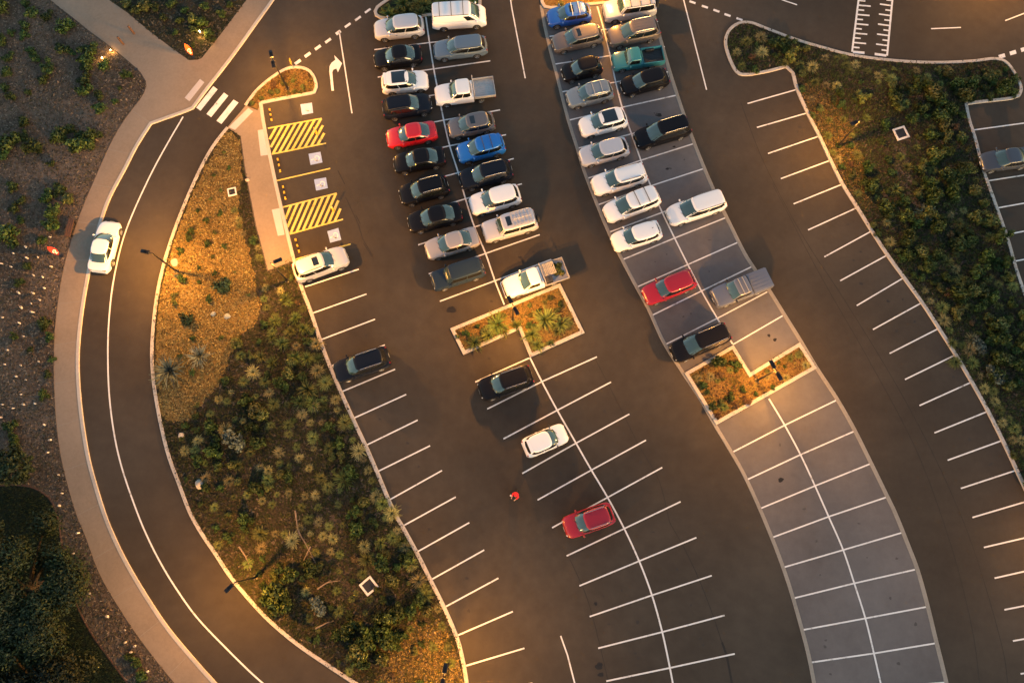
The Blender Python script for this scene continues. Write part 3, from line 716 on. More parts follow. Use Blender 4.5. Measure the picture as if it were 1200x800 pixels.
    def side(s):
        def fn(x, t):
            a = (fx(t) - rx(t)) / 2; return ((fx(t) + rx(t)) / 2 + a * x, s * wd(t) * (1 - min(1, abs(x)) ** n) ** (1 / n), zz(t))
        return fn
    NP = 44; rings = []
    prof = [(0, 1, 0), (.25, 1, 0), (.5, 1, 0), (.75, 1, 0), (.93, 1, 0), (1.0, .985, .0), (1.0, .95, .022), (1.0, .86, .04), (1.0, .6, .052), (1.0, .25, .055)]
    for t, k, dz in prof:
        a = (fx(t) - rx(t)) / 2; cx = (fx(t) + rx(t)) / 2; w = wd(t); ring = []
        for i in range(NP):
            th = 2 * math.pi * i / NP; cc, ss = math.cos(th), math.sin(th)
            X = math.copysign(abs(cc) ** (2 / n), cc); Y = math.copysign(abs(ss) ** (2 / n), ss)
            kx = 1 - (1 - k) * (w / a) if k > .5 else k
            ring.append((cx + a * X * kx, w * Y * k, zz(t) + dz))
        rings.append(ring)
    g = MB(); g.loft(rings); g.build("cabin", [P], root, 42)
    # --- glass
    patch(front, -.86, .86, .10, .93, 10, 5, .008, M['glass'], "windscreen", root)
    if style == 'van':
        patch(back, -.7, .7, .35, .85, 6, 3, .008, M['glass_dark'], "rear_window", root)
    else:
        patch(back, -.84, .84, .16 if style not in ('sedan', 'coupe') else .08, .90, 8, 4, .008, M['glass'] if style in ('sedan', 'coupe') else M['glass_dark'], "rear_window", root)
    for s in (-1, 1):
        fn = side(s)
        if style == 'van':
            patch(fn, .50, .86, .18, .82, 5, 3, .008, M['glass_dark'], "side_window", root, (0, -.10))
        elif style == 'ute_single' or style == 'ute_old':
            patch(fn, -.62, .84, .2, .88, 6, 3, .008, M['glass_dark'], "side_window", root, (0, -.05))
        elif pickup:
            patch(fn, .0, .84, .18, .88, 5, 3, .008, M['glass_dark'], "side_window", root, (0, -.05)); patch(fn, -.84, -.06, .18, .88, 5, 3, .008, M['glass_dark'], "side_window", root)
        else:
            lo = -.78 if style in ('sedan', 'coupe') else -.88
            patch(fn, .0, .86, .18, .88, 6, 3, .008, M['glass_dark'], "side_window", root, (0, -.03)); patch(fn, lo, -.04, .18, .88, 6, 3, .008, M['glass_dark'], "side_window", root, (.06, 0))
    patch(front, -.82, .82, .03, .085, 8, 1, .012, M['trim'], "scuttle", root)
    # --- lights, grille, plates, mirrors
    hw = halfw(.47)
    for s in (-1, 1):
        q = MB(); q.ball((0, 0, 0), (.40, .17, .13), 10, 6)
        o = q.build("headlight", M['lamp_clear'], root); o.location = (.462 * L, s * (hw * .80), hf - .13); o.rotation_euler = (0, R(18), s * R(-24))
        mir = MB(); mir.ball((0, 0, 0), (.16, .24, .15), 10, 6); mir.tube([(0, -.10 * s, -.02), (0, -.22 * s, -.06)], .025, 6)
        o = mir.build("wing_mirror", P if 'dark_mirror' not in opts else M['trim'], root); o.location = (S['xc'] * L - .30, s * (W / 2 + .07), hb + .05)
        if not pickup:
            t = MB()
            if style in ('sedan', 'coupe'): t.rbox((0, 0, 0), (.10, .30, .11), .04)
            else: t.rbox((0, 0, 0), (.12, .13, .28 if style != 'boxy' else .22), .04)
            o = t.build("tail_light", M['lamp_red'], root); o.location = (-.483 * L, s * halfw(-.486) * (.78 if style in ('sedan', 'coupe') else .86), tail - (.15 if style in ('sedan', 'coupe') else .20))
        for hx in ((.06, -.13) if style not in ('ute_single', 'ute_old', 'coupe') else (.0,)):
            dh = MB(); dh.rbox((hx * L, s * (W / 2 - .005), hb - .16), (.17, .04, .03), .015); dh.build("door_handle", P if 'chrome' not in opts else M['chrome'], root)
    gr = MB(); gr.rbox((.492 * L, 0, hf - .26), (.06, hw * 1.15, .13), .02); gr.rbox((.497 * L, 0, .40), (.05, hw * 1.3, .12), .02)
    gr.build("grille", M['trim'], root)
    pl = MB(); pl.box((.503 * L, 0, .47), (.015, .37, .12)); pl.build("number_plate", M['plate'], root)
    if not pickup:
        pl = MB(); pl.box((-.501 * L, 0, .74 if style not in ('sedan', 'coupe') else .62), (.02, .37, .12)); pl.build("number_plate", M['plate'], root)
        bp = MB(); bp.rbox((-.495 * L, 0, .40), (.10, halfw(-.49) * 1.8, .16), .04); bp.build("rear_bumper", M['trim'] if style in ('suv', 'boxy') else P, root)
    for s in (-.45, .12):                                         # wipers on the scuttle
        wp = MB(); wp.tube([(fx(0) + .03, s * wb, zb + .06), (fx(.22) - .02, (s + .42) * wb, zz(.22) + .03)], .012, 5)
        wp.build("wiper", M['trim'], root)
    # --- roof details
    cx = (fx(1) + rx(1)) / 2; a = (fx(1) - rx(1)) / 2
    def roof_z(x, y): return hr + .055 * (1 - max(abs((x - cx) / a), abs(y / wt)) ** 4)
    def roof_patch(x0, x1, yw, mat, nm):
        return patch(lambda u, v: (u, v, roof_z(u, v)), cx + a * x0, cx + a * x1, -yw * wt, yw * wt, 6, 5, .012, mat, nm, root)
    if 'rails' in opts or 'black_rails' in opts:
        for s in (-1, 1):
            q = MB(); y = s * wt * .86; z = hr + .065
            q.tube([(cx + a * .78, y, hr + .0), (cx + a * .70, y, z), (cx, y, z + .03), (cx - a * .72, y, z), (cx - a * .80, y, hr)], .024, 6)
            q.build("roof_rail", M['chrome'] if 'rails' in opts else M['trim'], root)
    if 'bars' in opts or 'black_bars' in opts or 'white_bars' in opts:
        m_ = M['trim'] if 'black_bars' in opts else (M['alloy'] if 'bars' in opts else M['white_plastic'])
        ks = (.62, .0, -.62) if 'three' in opts else (.42, -.30)
        for k in ks:
            q = MB(); x = cx + a * k; z = hr + .13
            q.tube([(x, -wt * .95, hr + .0), (x, -wt * .9, z), (x, wt * .9, z), (x, wt * .95, hr + .0)], .03, 6); q.build("roof_bar", m_, root)
    if 'basket' in opts:
        q = MB(); z = hr + .16
        for k in range(6): q.tube([(cx + a * (.35 - .23 * k), -wt * .85, z), (cx + a * (.35 - .23 * k), wt * .85, z)], .022, 6)
        for s in (-1, 0, 1): q.tube([(cx + a * .35, s * wt * .85, z), (cx - a * .8, s * wt * .85, z)], .024, 6)
        for k in (.3, -.75):
            for s in (-1, 1): q.tube([(cx + a * k, s * wt * .85, hr - .01), (cx + a * k, s * wt * .85, z)], .024, 6)
        q.build("roof_rack", M['alloy'], root)
    if 'sunroof' in opts: roof_patch(.42, .86, .55, M['glass_dark'], "sunroof")
    if 'sunroof_mid' in opts: roof_patch(.22, .66, .52, M['glass_dark'], "sunroof")
    if 'glassroof' in opts: roof_patch(-.45, .92, .80, M['glass_dark'], "glass_roof")
    if 'ribs' in opts:
        for k in (-.55, -.2, .2, .55):
            q = MB(); q.rbox((cx, k * wt, hr + .055), (a * 1.5, .05, .03), .012); q.build("roof_rib", P, root)
    if 'gutter' in opts:
        for s in (-1, 1):
            q = MB(); q.tube([(cx + a * .9, s * wt * .93, hr + .01), (cx - a * .93, s * wt * .93, hr + .01)], .03, 6); q.build("roof_gutter", M['trim'], root)
    if 'spare' in opts:
        q = MB(); q.lathe([(.20, -.10), (.36, -.09), (.38, 0), (.36, .09), (.15, .11)], 20, c=(-.5 * L - .13, .1, .95), axis='x'); q.build("spare_wheel", M['tyre'], root)
    if 'spoiler' in opts:
        q = MB(); q.rbox((rx(1) - .05, 0, hr + .005), (.24, wt * 1.6, .06), .03); q.build("roof_spoiler", P, root)
    if 'antenna' in opts:
        q = MB(); q.tube([(rx(1) + .3, 0, hr + .04), (rx(1) + .2, 0, hr + .14)], [.035, .012], 6); q.build("antenna", M['trim'], root)
    return root, L, W, H, dict(hb=hb, rear=rear, P=P, rx=rx, zz=zz, wt=wt, cx=cx, a=a, hr=hr)

def tray_floor(root, x0, x1, W, z, mat, ribs=True):
    q = MB(); q.box(((x0 + x1) / 2, 0, z - .03), (x1 - x0, W - .06, .06)); fl = q.build("tray_floor", mat, root, 0)
    if ribs:
        k = 9
        for i in range(k):
            y = -W / 2 + .12 + (W - .24) * i / (k - 1)
            q = MB(); q.box(((x0 + x1) / 2, y, z + .008), (x1 - x0 - .08, .05, .016)); q.build("floor_rib", mat, fl, 0)
    return fl
def chassis(root, x0, x1):
    q = MB()
    for s in (-1, 1): q.box(((x0 + x1) / 2, s * .42, .50), (x1 - x0, .10, .16))
    q.box((x0 + .1, 0, .48), (.10, 1.5, .12)); q.build("chassis", M['trim'], root, 0)
    for s in (-1, 1):
        t = MB(); t.rbox((x0 + .01, s * .72, .56), (.08, .22, .12), .02); t.build("tail_light", M['lamp_red'], root)
    pl = MB(); pl.box((x0 - .005, 0, .50), (.02, .37, .12)); pl.build("number_plate", M['plate'], root)
def tray_sides(root, x0, x1, W, z, h, mat, th=.045):
    for s in (-1, 1):
        q = MB(); q.box(((x0 + x1) / 2, s * (W / 2 - th / 2), z + h / 2), (x1 - x0, th, h)); q.build("tray_side", mat, root, 0)
    q = MB(); q.box((x0 - th / 2, 0, z + h / 2), (th, W, h)); q.build("tailgate", mat, root, 0)

CARS = [
 # first block, left column
 ('station_wagon', (438.5, 37), (497, 30.5), 'suv', 'silver', "silver high-roofed wagon at the top of the left column, beside the white van", ('chrome',), 1, .95),
 ('sedan', (438.5, 71.5), (494, 63.5), 'sedan', 'black', "black sedan between the silver wagon and the white car with a black glass roof", (), 1, 1),
 ('crossover_car', (502, 94.5), (447.5, 100), 'suv', 'white', "white crossover with a black glass roof, nose pointing right", ('glassroof', 'spoiler'), .98, .93),
 ('station_wagon', (505.5, 121), (449, 130), 'suv', 'navy', "dark navy wagon with black roof rails, nose pointing right, just above the red sedan", ('black_rails',), 1, .95),
 ('sedan', (453, 164), (511.5, 153), 'sedan', 'red', "bright red sedan, the only red car in the left column", (), 1, 1),
 ('sedan', (461.5, 193.5), (521, 183), 'sedan', 'black', "black sedan directly below the red sedan", (), 1, 1),
 ('crossover_car', (469, 231.5), (525, 216.5), 'suv', 'black', "black SUV with silver rails and wide red tail lights, two below the red sedan", ('rails',), 1, .95),
 ('sedan', (478.5, 263), (540.5, 248), 'sedan', 'black', "long black sedan with glowing red tail lights, just above the champagne sedan", (), 1.02, 1),
 ('sedan', (499, 295), (560, 276.5), 'sedan', 'champagne', "champagne coloured sedan, second from the bottom of the left column", ('chrome',), 1, 1),
 ('four_wheel_drive', (506.5, 331.5), (566.5, 312.5), 'boxy', 'teal_dark', "old dark teal four wheel drive at the bottom of the left column", (), .93, .93),
 # first block, right column
 ('panel_van', (569.5, 19.5), (506.5, 23.5), 'van', 'white', "white panel van with black roof bars at the top beside the hedge", ('black_bars', 'gutter', 'three'), 1, 1),
 ('station_wagon', (508, 60.5), (570.5, 53.5), 'wagon', 'bluegrey', "blue grey station wagon just below the white van", ('gutter',), 1, 1.02),
 ('hatchback', (525, 152.5), (579, 142), 'hatch', 'grey', "grey hatchback with a black sunroof, below the white ute with an empty tray", ('sunroof_mid',), 1.02, 1),
 ('crossover_car', (536, 182), (590.5, 168), 'suv', 'cobalt', "bright blue crossover with two black roof bars", ('black_bars', 'spoiler'), .98, .93),
 ('crossover_car', (539, 213), (599.5, 198.5), 'suv', 'navy', "dark navy SUV with silver roof rails, just below the blue crossover", ('rails',), 1, .97),
 ('crossover_car', (551, 242.5), (609, 227), 'suv', 'white', "white SUV between the navy SUV with silver rails and the silver four wheel drive", (), 1, .97),
 ('four_wheel_drive', (566.5, 274), (628, 257), 'boxy', 'silver', "silver four wheel drive with a roof rack and a spare wheel on its back", ('basket', 'sunroof', 'spare'), 1, 1),
 # below the first island
 ('four_wheel_drive', (562, 459), (623, 438.5), 'suv', 'black', "black SUV with silver roof rails alone just below the kerbed island", ('rails',), 1.02, 1.05),
 ('hatchback', (663.5, 505.5), (614.5, 526.5), 'hatch', 'white', "small white hatchback alone beside the centre line, nose pointing up right", ('spoiler', 'dark_mirror'), .97, 1),
 ('crossover_car', (661, 619.5), (717.5, 599.5), 'suv', 'crimson', "dark red SUV with silver roof rails, lowest parked car of the middle block", ('rails',), .98, .97),
 # second block, left column
 ('hatchback', (641.5, 22.5), (692, 15), 'hatch', 'blue', "bright blue hatchback with white roof bars and a dark sunroof at the top island", ('white_bars', 'sunroof_mid'), 1, 1),
 ('station_wagon', (647.5, 53), (705, 40), 'wagon', 'brown', "bronze grey wagon with a square sunroof, below the blue hatchback", ('sunroof',), 1, 1.05),
 ('hatchback', (659, 88), (704, 76.5), 'hatch', 'black', "small black hatchback next to the teal pickup", (), .95, 1.02),
 ('station_wagon', (664.5, 117.5), (717, 105.5), 'wagon', 'greyblue', "grey blue wagon with two pale roof bars, next to the black hatchback with chrome trim", ('bars', 'rails'), 1, 1.05),
 ('crossover_car', (679.5, 151.5), (733.5, 137.5), 'suv', 'white', "white crossover with a black roof panel in the row of pale cars", ('glassroof',), 1, .93),
 ('hatchback', (679.5, 186), (735.5, 171.5), 'hatch', 'silver', "silver hatchback between two white cars of the second block", (), 1.02, 1),
 ('crossover_car', (694.5, 220), (756, 202.5), 'suv', 'white', "white SUV with grey roof rails, first of three white cars below the silver hatchback", ('black_rails', 'spoiler'), 1, .98),
 ('people_mover', (709, 252.5), (771, 229), 'mpv', 'white', "white people mover with a short roof rack, between two other white cars", ('black_bars',), 1, 1),
 ('hatchback', (717.5, 286), (773.5, 268.5), 'hatch', 'white', "white hatchback, lowest of the white cars in the left column of the pale block", ('antenna', 'spoiler'), 1.02, 1),
 ('station_wagon', (754.5, 348.5), (812.5, 325.5), 'wagon', 'crimson', "red station wagon in the pale block above the black people mover", (), 1, 1.03),
 ('people_mover', (787.5, 415.5), (852.5, 388), 'mpv', 'black', "black people mover with silver rails beside the second kerbed island", ('rails',), 1, 1),
 # second block, right column
 ('four_wheel_drive', (707.5, 16), (767, 7), 'boxy', 'silver', "silver four wheel drive with black roof bars at the very top of the pale block", ('black_bars', 'three', 'spare', 'gutter'), 1.02, 1.02),
 ('crossover_car', (712.5, 46.5), (771.5, 34.5), 'suv', 'brown', "bronze grey SUV with a ribbed roof, just above the teal pickup", ('rails', 'ribs'), 1.02, 1.05),
 ('hatchback', (728.5, 104), (782, 90), 'hatch', 'black', "black hatchback with chrome trim on its lights, just below the teal pickup", (), 1, 1.02),
 ('people_mover', (744.5, 166), (807, 147.5), 'mpv', 'black', "long black people mover with silver rails, alone in the right column of the pale block", ('rails',), 1, 1.02),
 ('people_mover', (782.5, 255.5), (848, 234), 'mpv', 'white', "long white people mover alone between empty bays, right column of the pale block", ('gutter',), 1, 1.02),
 # left row
 ('crossover_car', (407, 299), (345.5, 321.5), 'suv', 'silver', "silver SUV with a sunroof backed up to the kerb beside the yellow hatching", ('sunroof_mid', 'black_rails'), 1, 1),
 ('crossover_car', (392.5, 438), (456, 416.5), 'suv', 'navy', "dark navy SUV with silver roof rails alone in the row along the left planting bed", ('rails',), 1, .98),
]
for q in CARS:
    make_car(q[0], 'car' if q[0] != 'panel_van' else 'van', *q[1:])
make_car('sedan', 'car', (131, 259.5), (115.5, 318.5), 'coupe', 'white', "white sedan driving up the curved drive on the left", (), 1.02, 1, None)
make_car('sedan', 'car', (1149.5, 191), (1207, 184), 'sedan', 'darkslate', "dark grey blue sedan cut off by the picture's right edge, beside the planting bed", (), 1, 1, None)

# white extra-cab ute with an empty alloy tray
root, L, W, H, D = make_car('ute', 'ute', (510, 113.5), (579, 104.5), 'ute', 'white', "white ute with an empty pale alloy tray", (), 1, .98)
x0, x1 = -.5 * L, D['rear'] * L - .04
chassis(root, x0, x1); tray_floor(root, x0, x1, 1.86, .90, M['alloy']); tray_sides(root, x0, x1, 1.90, .84, .30, M['alloy'])
q = MB(); q.tube([(x1 - .03, -.9, .9), (x1 - .03, -.9, 1.72), (x1 - .03, .9, 1.72), (x1 - .03, .9, .9)], .03, 6)
for k in range(6): q.tube([(x1 - .03, -.6 + .24 * k, .9), (x1 - .03, -.6 + .24 * k, 1.72)], .015, 5)
q.build("headboard", M['alloy'], root)
# white ute with a loaded tray beside the island
root, L, W, H, D = make_car('ute', 'ute', (591.5, 339.5), (662, 315.5), 'ute_single', 'white', "white ute with a loaded steel tray beside the lamp on the kerbed island", (), 1, 1)
ute_x0, ute_x1 = -.5 * L, D['rear'] * L - .03
chassis(root, ute_x0, ute_x1); tray_floor(root, ute_x0, ute_x1, 1.86, .86, M['steel'], False); tray_sides(root, ute_x0, ute_x1, 1.92, .82, .27, M['alloy'])
q = MB(); q.tube([(ute_x1 - .03, -.9, .9), (ute_x1 - .03, -.9, 1.6), (ute_x1 - .03, .9, 1.6), (ute_x1 - .03, .9, .9)], .03, 6); q.build("headboard", M['alloy'], root)
q = MB(); q.tube([(.505 * L, -.75, .55), (.53 * L, -.6, .6), (.53 * L, .6, .6), (.505 * L, .75, .55)], .05, 8); q.build("bull_bar", M['chrome'], root)
ute_m = root.matrix_basis.copy()
def on_tray(dx, dy, z): return ute_m @ Vector((dx, dy, z))
hdg = root.rotation_euler.z
# the load: a slatted crate, a heap of green cuttings, a toolbox
cr_ = empty("slatted_crate", on_tray(ute_x1 - .70, -.32, .862), hdg); tag(cr_, "pale slatted wooden crate on the tray of the loaded white ute", "crate")
for k in range(8):
    q = MB(); q.box((-.49 + .14 * k, 0, .33), (.062, 1.06, .03)); q.build("slat", M['crate'], cr_, 0)
for s in (-1, 0, 1):
    q = MB(); q.box((0, s * .48, .285), (1.10, .07, .05)); q.build("bearer", M['crate'], cr_, 0)
for sx in (-1, 1):
    for sy in (-1, 1):
        q = MB(); q.box((sx * .50, sy * .48, .13), (.07, .07, .25)); q.build("post", M['crate'], cr_, 0)
tb = empty("toolbox", on_tray(ute_x1 - .45, .55, .862), hdg); tag(tb, "dark toolbox behind the cab of the loaded white ute", "toolbox")
q = MB(); q.rbox((0, 0, .17), (.55, .50, .34), .03); q.build("box_body", M['trim'], tb)
q = MB(); q.rbox((0, 0, .37), (.58, .53, .05), .03); lid = q.build("lid", M['grate'], tb)
q = MB(); q.tube([(-.1, -.27, .37), (-.1, -.31, .37), (.1, -.31, .37), (.1, -.27, .37)], .012, 5); q.build("handle", M['chrome'], lid)
# teal pickup with an open bed
root, L, W, H, D = make_car('pickup', 'pickup', (470 / 4 + 600, 74), (776, 66), 'ute_old', 'teal', "old teal pickup with an empty black bed", (), 1, 1)
x0, x1 = -.5 * L, D['rear'] * L - .03
chassis(root, x0 + .02, x1); tray_floor(root, x0, x1, 1.62, .72, M['trim'])
for s in (-1, 1):
    q = MB(); q.rbox(((x0 + x1) / 2, s * .78, .72), (x1 - x0, .12, .56), .04); q.build("bed_side", D['P'], root)
    q = MB(); q.rbox((-.26 * L, s * .62, .84), (.80, .22, .26), .08); q.build("wheel_arch", M['trim'], root)
q = MB(); q.rbox((x0 - .03, 0, .72), (.06, 1.60, .52), .02); q.build("tailgate", D['P'], root)
q = MB(); q.rbox((x1 - .03, 0, .80), (.06, 1.56, .42), .02); q.build("bed_front", D['P'], root)
# grey blue dual-cab with a bed cover
root, L, W, H, D = make_car('pickup', 'pickup', (836, 351), (899, 326.5), 'ute', 'slate', "slate blue dual-cab pickup with roof bars and a hard cover on its bed", ('bars', 'dark_mirror'), 1, 1)
x0, x1 = -.5 * L, D['rear'] * L - .03
chassis(root, x0 + .02, x1)
for s in (-1, 1):
    q = MB(); q.rbox(((x0 + x1) / 2, s * (.90 - .07), .77), (x1 - x0, .14, .62), .05); q.build("bed_side", D['P'], root)
q = MB(); q.rbox((x0 - .03, 0, .76), (.07, 1.70, .60), .02); q.build("tailgate", D['P'], root)
q = MB(); q.rbox(((x0 + x1) / 2, 0, 1.11), (x1 - x0 - .02, 1.66, .06), .04); cv = q.build("bed_cover", PAINT['slate'], root)
for k in range(5):
    q = MB(); q.rbox(((x0 + x1) / 2, -.6 + .3 * k, 1.15), (x1 - x0 - .2, .05, .025), .012); q.build("cover_rib", PAINT['slate'], cv)

# ------------------------------------------------------------------ street lamps
POLE_H = 4.4
def street_lamp(base, label, heads, watts=1.0):
    """heads: list of photo directions (px) in which the luminaires reach out from the pole top"""
    p = at(*base, .06)
    root = empty("street_lamp", p); tag(root, label, "street lamp", "street lamps of the car park")
    q = MB(); q.rbox((0, 0, .03), (.34, .34, .06), .02); bs = q.build("base_plate", M['pole'], root)
    q = MB()
    for sx in (-1, 1):
        for sy in (-1, 1): q.lathe([(.022, 0), (.022, .035), (.01, .045)], 6, (sx * .12, sy * .12, .06))
    q.build("bolt", M['steel'], bs)
    q = MB(); q.tube([(0, 0, .05), (0, 0, 1.0), (0, 0, POLE_H)], [.075, .072, .05], 12); pole = q.build("pole", M['pole'], root)
    q = MB(); q.rbox((.078, 0, .75), (.02, .09, .22), .01); q.build("access_hatch", M['pole'], pole)
    for d in heads:
        a = at(base[0] + d[0], base[1] + d[1]) - at(*base); ang = math.atan2(a.y, a.x)
        arm = .16 if len(heads) > 1 else .22
        q = MB(); q.tube([(0, 0, POLE_H - .05), (math.cos(ang) * arm, math.sin(ang) * arm, POLE_H - .03)], .035, 8); q.build("arm", M['pole'], root)
        h = empty("luminaire", (math.cos(ang) * (arm + .34), math.sin(ang) * (arm + .34), POLE_H), ang); h.parent = root
        q = MB(); q.rbox((0, 0, 0), (.70, .30, .10), .05)
        for k in range(6): q.rbox((-.20 + .055 * k, 0, .06), (.02, .24, .05), .005)
        hd = q.mesh("luminaire", M['pole']); smooth(hd)
        bpy.data.objects.remove(h); h = link_mesh("luminaire", hd, root)
        h.location = (math.cos(ang) * (arm + .34), math.sin(ang) * (arm + .34), POLE_H); h.rotation_euler = (0, 0, ang)
        q = MB(); q.rbox((.05, 0, -.055), (.46, .22, .03), .01); q.build("lens", M['lens'], h)
        ld = bpy.data.lights.new("lamp_light", 'POINT'); ld.shadow_soft_size = .09
        ld.energy = LAMP_W * watts / len(heads) ** .6; ld.color = LAMP_RGB; ld.use_nodes = True
        # wide street optics: more light sideways than straight down
        ln, lk = ld.node_tree.nodes, ld.node_tree.links; em = [q for q in ln if q.type == 'EMISSION'][0]
        ge = ln.new("ShaderNodeNewGeometry"); sp = ln.new("ShaderNodeSeparateXYZ"); lk.new(ge.outputs["Incoming"], sp.inputs[0])
        m1 = ln.new("ShaderNodeMath"); m1.operation = 'ABSOLUTE'; lk.new(sp.outputs[2], m1.inputs[0])
        m2 = ln.new("ShaderNodeMath"); m2.operation = 'MAXIMUM'; lk.new(m1.outputs[0], m2.inputs[0]); m2.inputs[1].default_value = .38
        m3 = ln.new("ShaderNodeMath"); m3.operation = 'POWER'; lk.new(m2.outputs[0], m3.inputs[0]); m3.inputs[1].default_value = -.95
        lk.new(m3.outputs[0], em.inputs["Strength"])
        lo = bpy.data.objects.new("lamp_light", ld); COL.objects.link(lo); lo.parent = h; lo.location = (.05, 0, -.20)
    return root
street_lamp((337, 104), "black twin-headed lamp post on the small island beside the turn arrow", [(-2.5, -11), (2.5, 11)])
street_lamp((207, 318), "black lamp post with one head leaning over the curved drive, beside the round boulder", [(-9, -2)], 1.7)
street_lamp((337, 329), "black lamp post with one head beside the lower end of the short footpath", [(10, -4)], 1.2)
street_lamp((601, 375), "black twin-headed lamp post on the kerbed island beside the loaded white ute", [(-6, -11), (6, 11)])
street_lamp((887, 446), "black twin-headed lamp post on the kerbed island in the pale block", [(-6, -11), (6, 11)])
street_lamp((981, 172), "black lamp post with one head in the right bed near the white framed pit", [(-9, 3.5)], .95)
street_lamp((300, 676), "black lamp post with one head over the lower end of the curved drive", [(-8, 8)], 1.4)
street_lamp((526, 777), "black twin-headed lamp post at the lower tip of the left planting bed", [(2, -11), (-2, 11)])
street_lamp((699, -7), "black twin-headed lamp post on the top island above the blue hatchback", [(-10, -6), (10, 6)])
street_lamp((1165, -34), "black lamp post beside the top road, just beyond the picture", [(-6, 8)], 1.2)
street_lamp((1240, 640), "black lamp post beside the right planting bed, just beyond the picture", [(-10, 4)], .42)

# ------------------------------------------------------------------ small things
def bollard(px, label):
    root = empty("yellow_bollard", at(*px)); tag(root, label, "bollard", "yellow bollards in the hatched areas")
    q = MB(); q.lathe([(.075, 0), (.075, .95), (.05, 1.0)], 14); post = q.build("post", M['yellow'], root)
    q = MB(); q.lathe([(.079, .78), (.079, .90)], 14); q.build("reflective_band", M['white_plastic'], post)
    q = MB(); q.lathe([(.12, 0), (.12, .02), (.08, .03)], 14); q.build("base_flange", M['yellow'], root)
bollard((371.5, 156.5), "yellow bollard with a white band in the upper hatched area")
bollard((391, 247), "yellow bollard with a white band in the lower hatched area")
def timber_bollard(px, label):
    root = empty("timber_bollard", at(*px, .10)); tag(root, label, "bollard", "timber bollards across the footpath")
    q = MB(); q.box((0, 0, .5), (.16, .16, 1.0), R(-35)); q.build("post", M['timber'], root, 0)
    q = MB(); q.box((0, 0, 1.03), (.155, .155, .06), R(-35), taper=.55); q.build("cap", M['timber'], root, 0)
    q = MB(); q.box((0, 0, .84), (.168, .168, .05), R(-35)); q.build("band", M['pole'], root, 0)
timber_bollard((157, 39.5), "brown timber bollard on the diagonal footpath, nearer the mulch wedge")
timber_bollard((144.5, 52), "brown timber bollard on the diagonal footpath, nearer the shrubs on the left")
def wheel_stop(a, b, label):
    A, B = at(*a), at(*b); d = B - A; c = (A + B) / 2
    root = empty("wheel_stop", c, math.atan2(d.y, d.x)); tag(root, label, "wheel stop", "wheel stops in the accessible bays")
    L = d.length; n = 5
    for k in range(n):
        q = MB(); q.box((-L / 2 + L * (k + .5) / n, 0, .055), (L / n - .01, .15, .11), 0, 0, .72)
        q.build("stripe_block", M['yellow' if k % 2 == 0 else 'trim'], root, 0)
wheel_stop((315.8, 127.5), (318.5, 142), "black and yellow wheel stop in the accessible bay nearest the lamp island")
wheel_stop((325.2, 185.5), (328.6, 202), "black and yellow wheel stop just below the upper hatching")
wheel_stop((331.5, 217.5), (334.7, 234), "black and yellow wheel stop just above the lower hatching")
wheel_stop((346, 279.5), (351, 296), "black and yellow wheel stop beside the silver SUV with a sunroof")
def flag(base, side, cloth, label, cat="banner"):
    p = at(*base, .09); a = at(base[0] + side[0], base[1] + side[1]) - at(*base)
    root = empty("teardrop_banner", p, math.atan2(a.y, a.x)); tag(root, label, cat)
    q = MB(); q.tube([(0, 0, 0), (0, 0, .6), (-.28, 0, 1.25), (-.12, 0, 1.8), (.03, 0, 2.0)], [.02, .018, .014, .01, .006], 6); q.build("pole", M['pole'], root)
    q = MB(); q.lathe([(.16, 0), (.16, .03), (.03, .06)], 12); q.build("foot", M['trim'], root)
    out = [(0, .30)] + [(.0 + .25 * math.sin(math.pi * t) ** .8 , .30 + 1.70 * t) for t in [i / 12 for i in range(1, 12)]] + [(.02, 2.0)] + [(-.20 * math.sin(math.pi * t) ** .8, .30 + 1.70 * t) for t in [i / 12 for i in range(11, 0, -1)]]
    vs = [(x, -.012, z) for x, z in out] + [(x, .012, z) for x, z in out]; N = len(out)
    q = MB(); q.add(vs, [tuple(range(N)), tuple(range(2 * N - 1, N - 1, -1))] + [(i, i + N, (i + 1) % N + N, (i + 1) % N) for i in range(N)])
    cl = q.build("cloth", cloth, root, 0)
    sq = [(-.12, 1.02), (-.08, 1.18), (.04, 1.22), (.12, 1.10), (.08, .95), (-.02, .82), (-.03, .68), (.09, .62)]
    for sg in (-1, 1):
        q = MB(); pts = [(x * (1 if sg < 0 else -1), sg * .02, z) for x, z in spline(sq, .04)]
        q.tube(pts, .045, 6); q.build("white_emblem", M['flag_white'], cl)
    q = MB(); q.tube([(-.24, -.016, 1.20), (.24, -.016, 1.34)], .02, 5)
flag((72, 299.5), (10, -14), M['flag_red'], "red teardrop banner with a white curl among the white plant guards by the footpath")
flag((227, 67.5), (12, -9), M['flag_orange'], "orange teardrop banner with a white curl at the point of the mulch wedge")
# yellow hazard marker on the nose of the lamp island
root = empty("hazard_marker", at(344, 79.5, .12)); tag(root, "slim yellow hazard marker post on the nose of the lamp island", "marker post")
q = MB(); q.tube([(0, 0, 0), (0, 0, .85)], .03, 8); q.build("post", M['steel'], root)
q = MB(); q.rbox((0, 0, .95), (.05, .26, .62), .02); q.build("panel", M['yellow'], root)
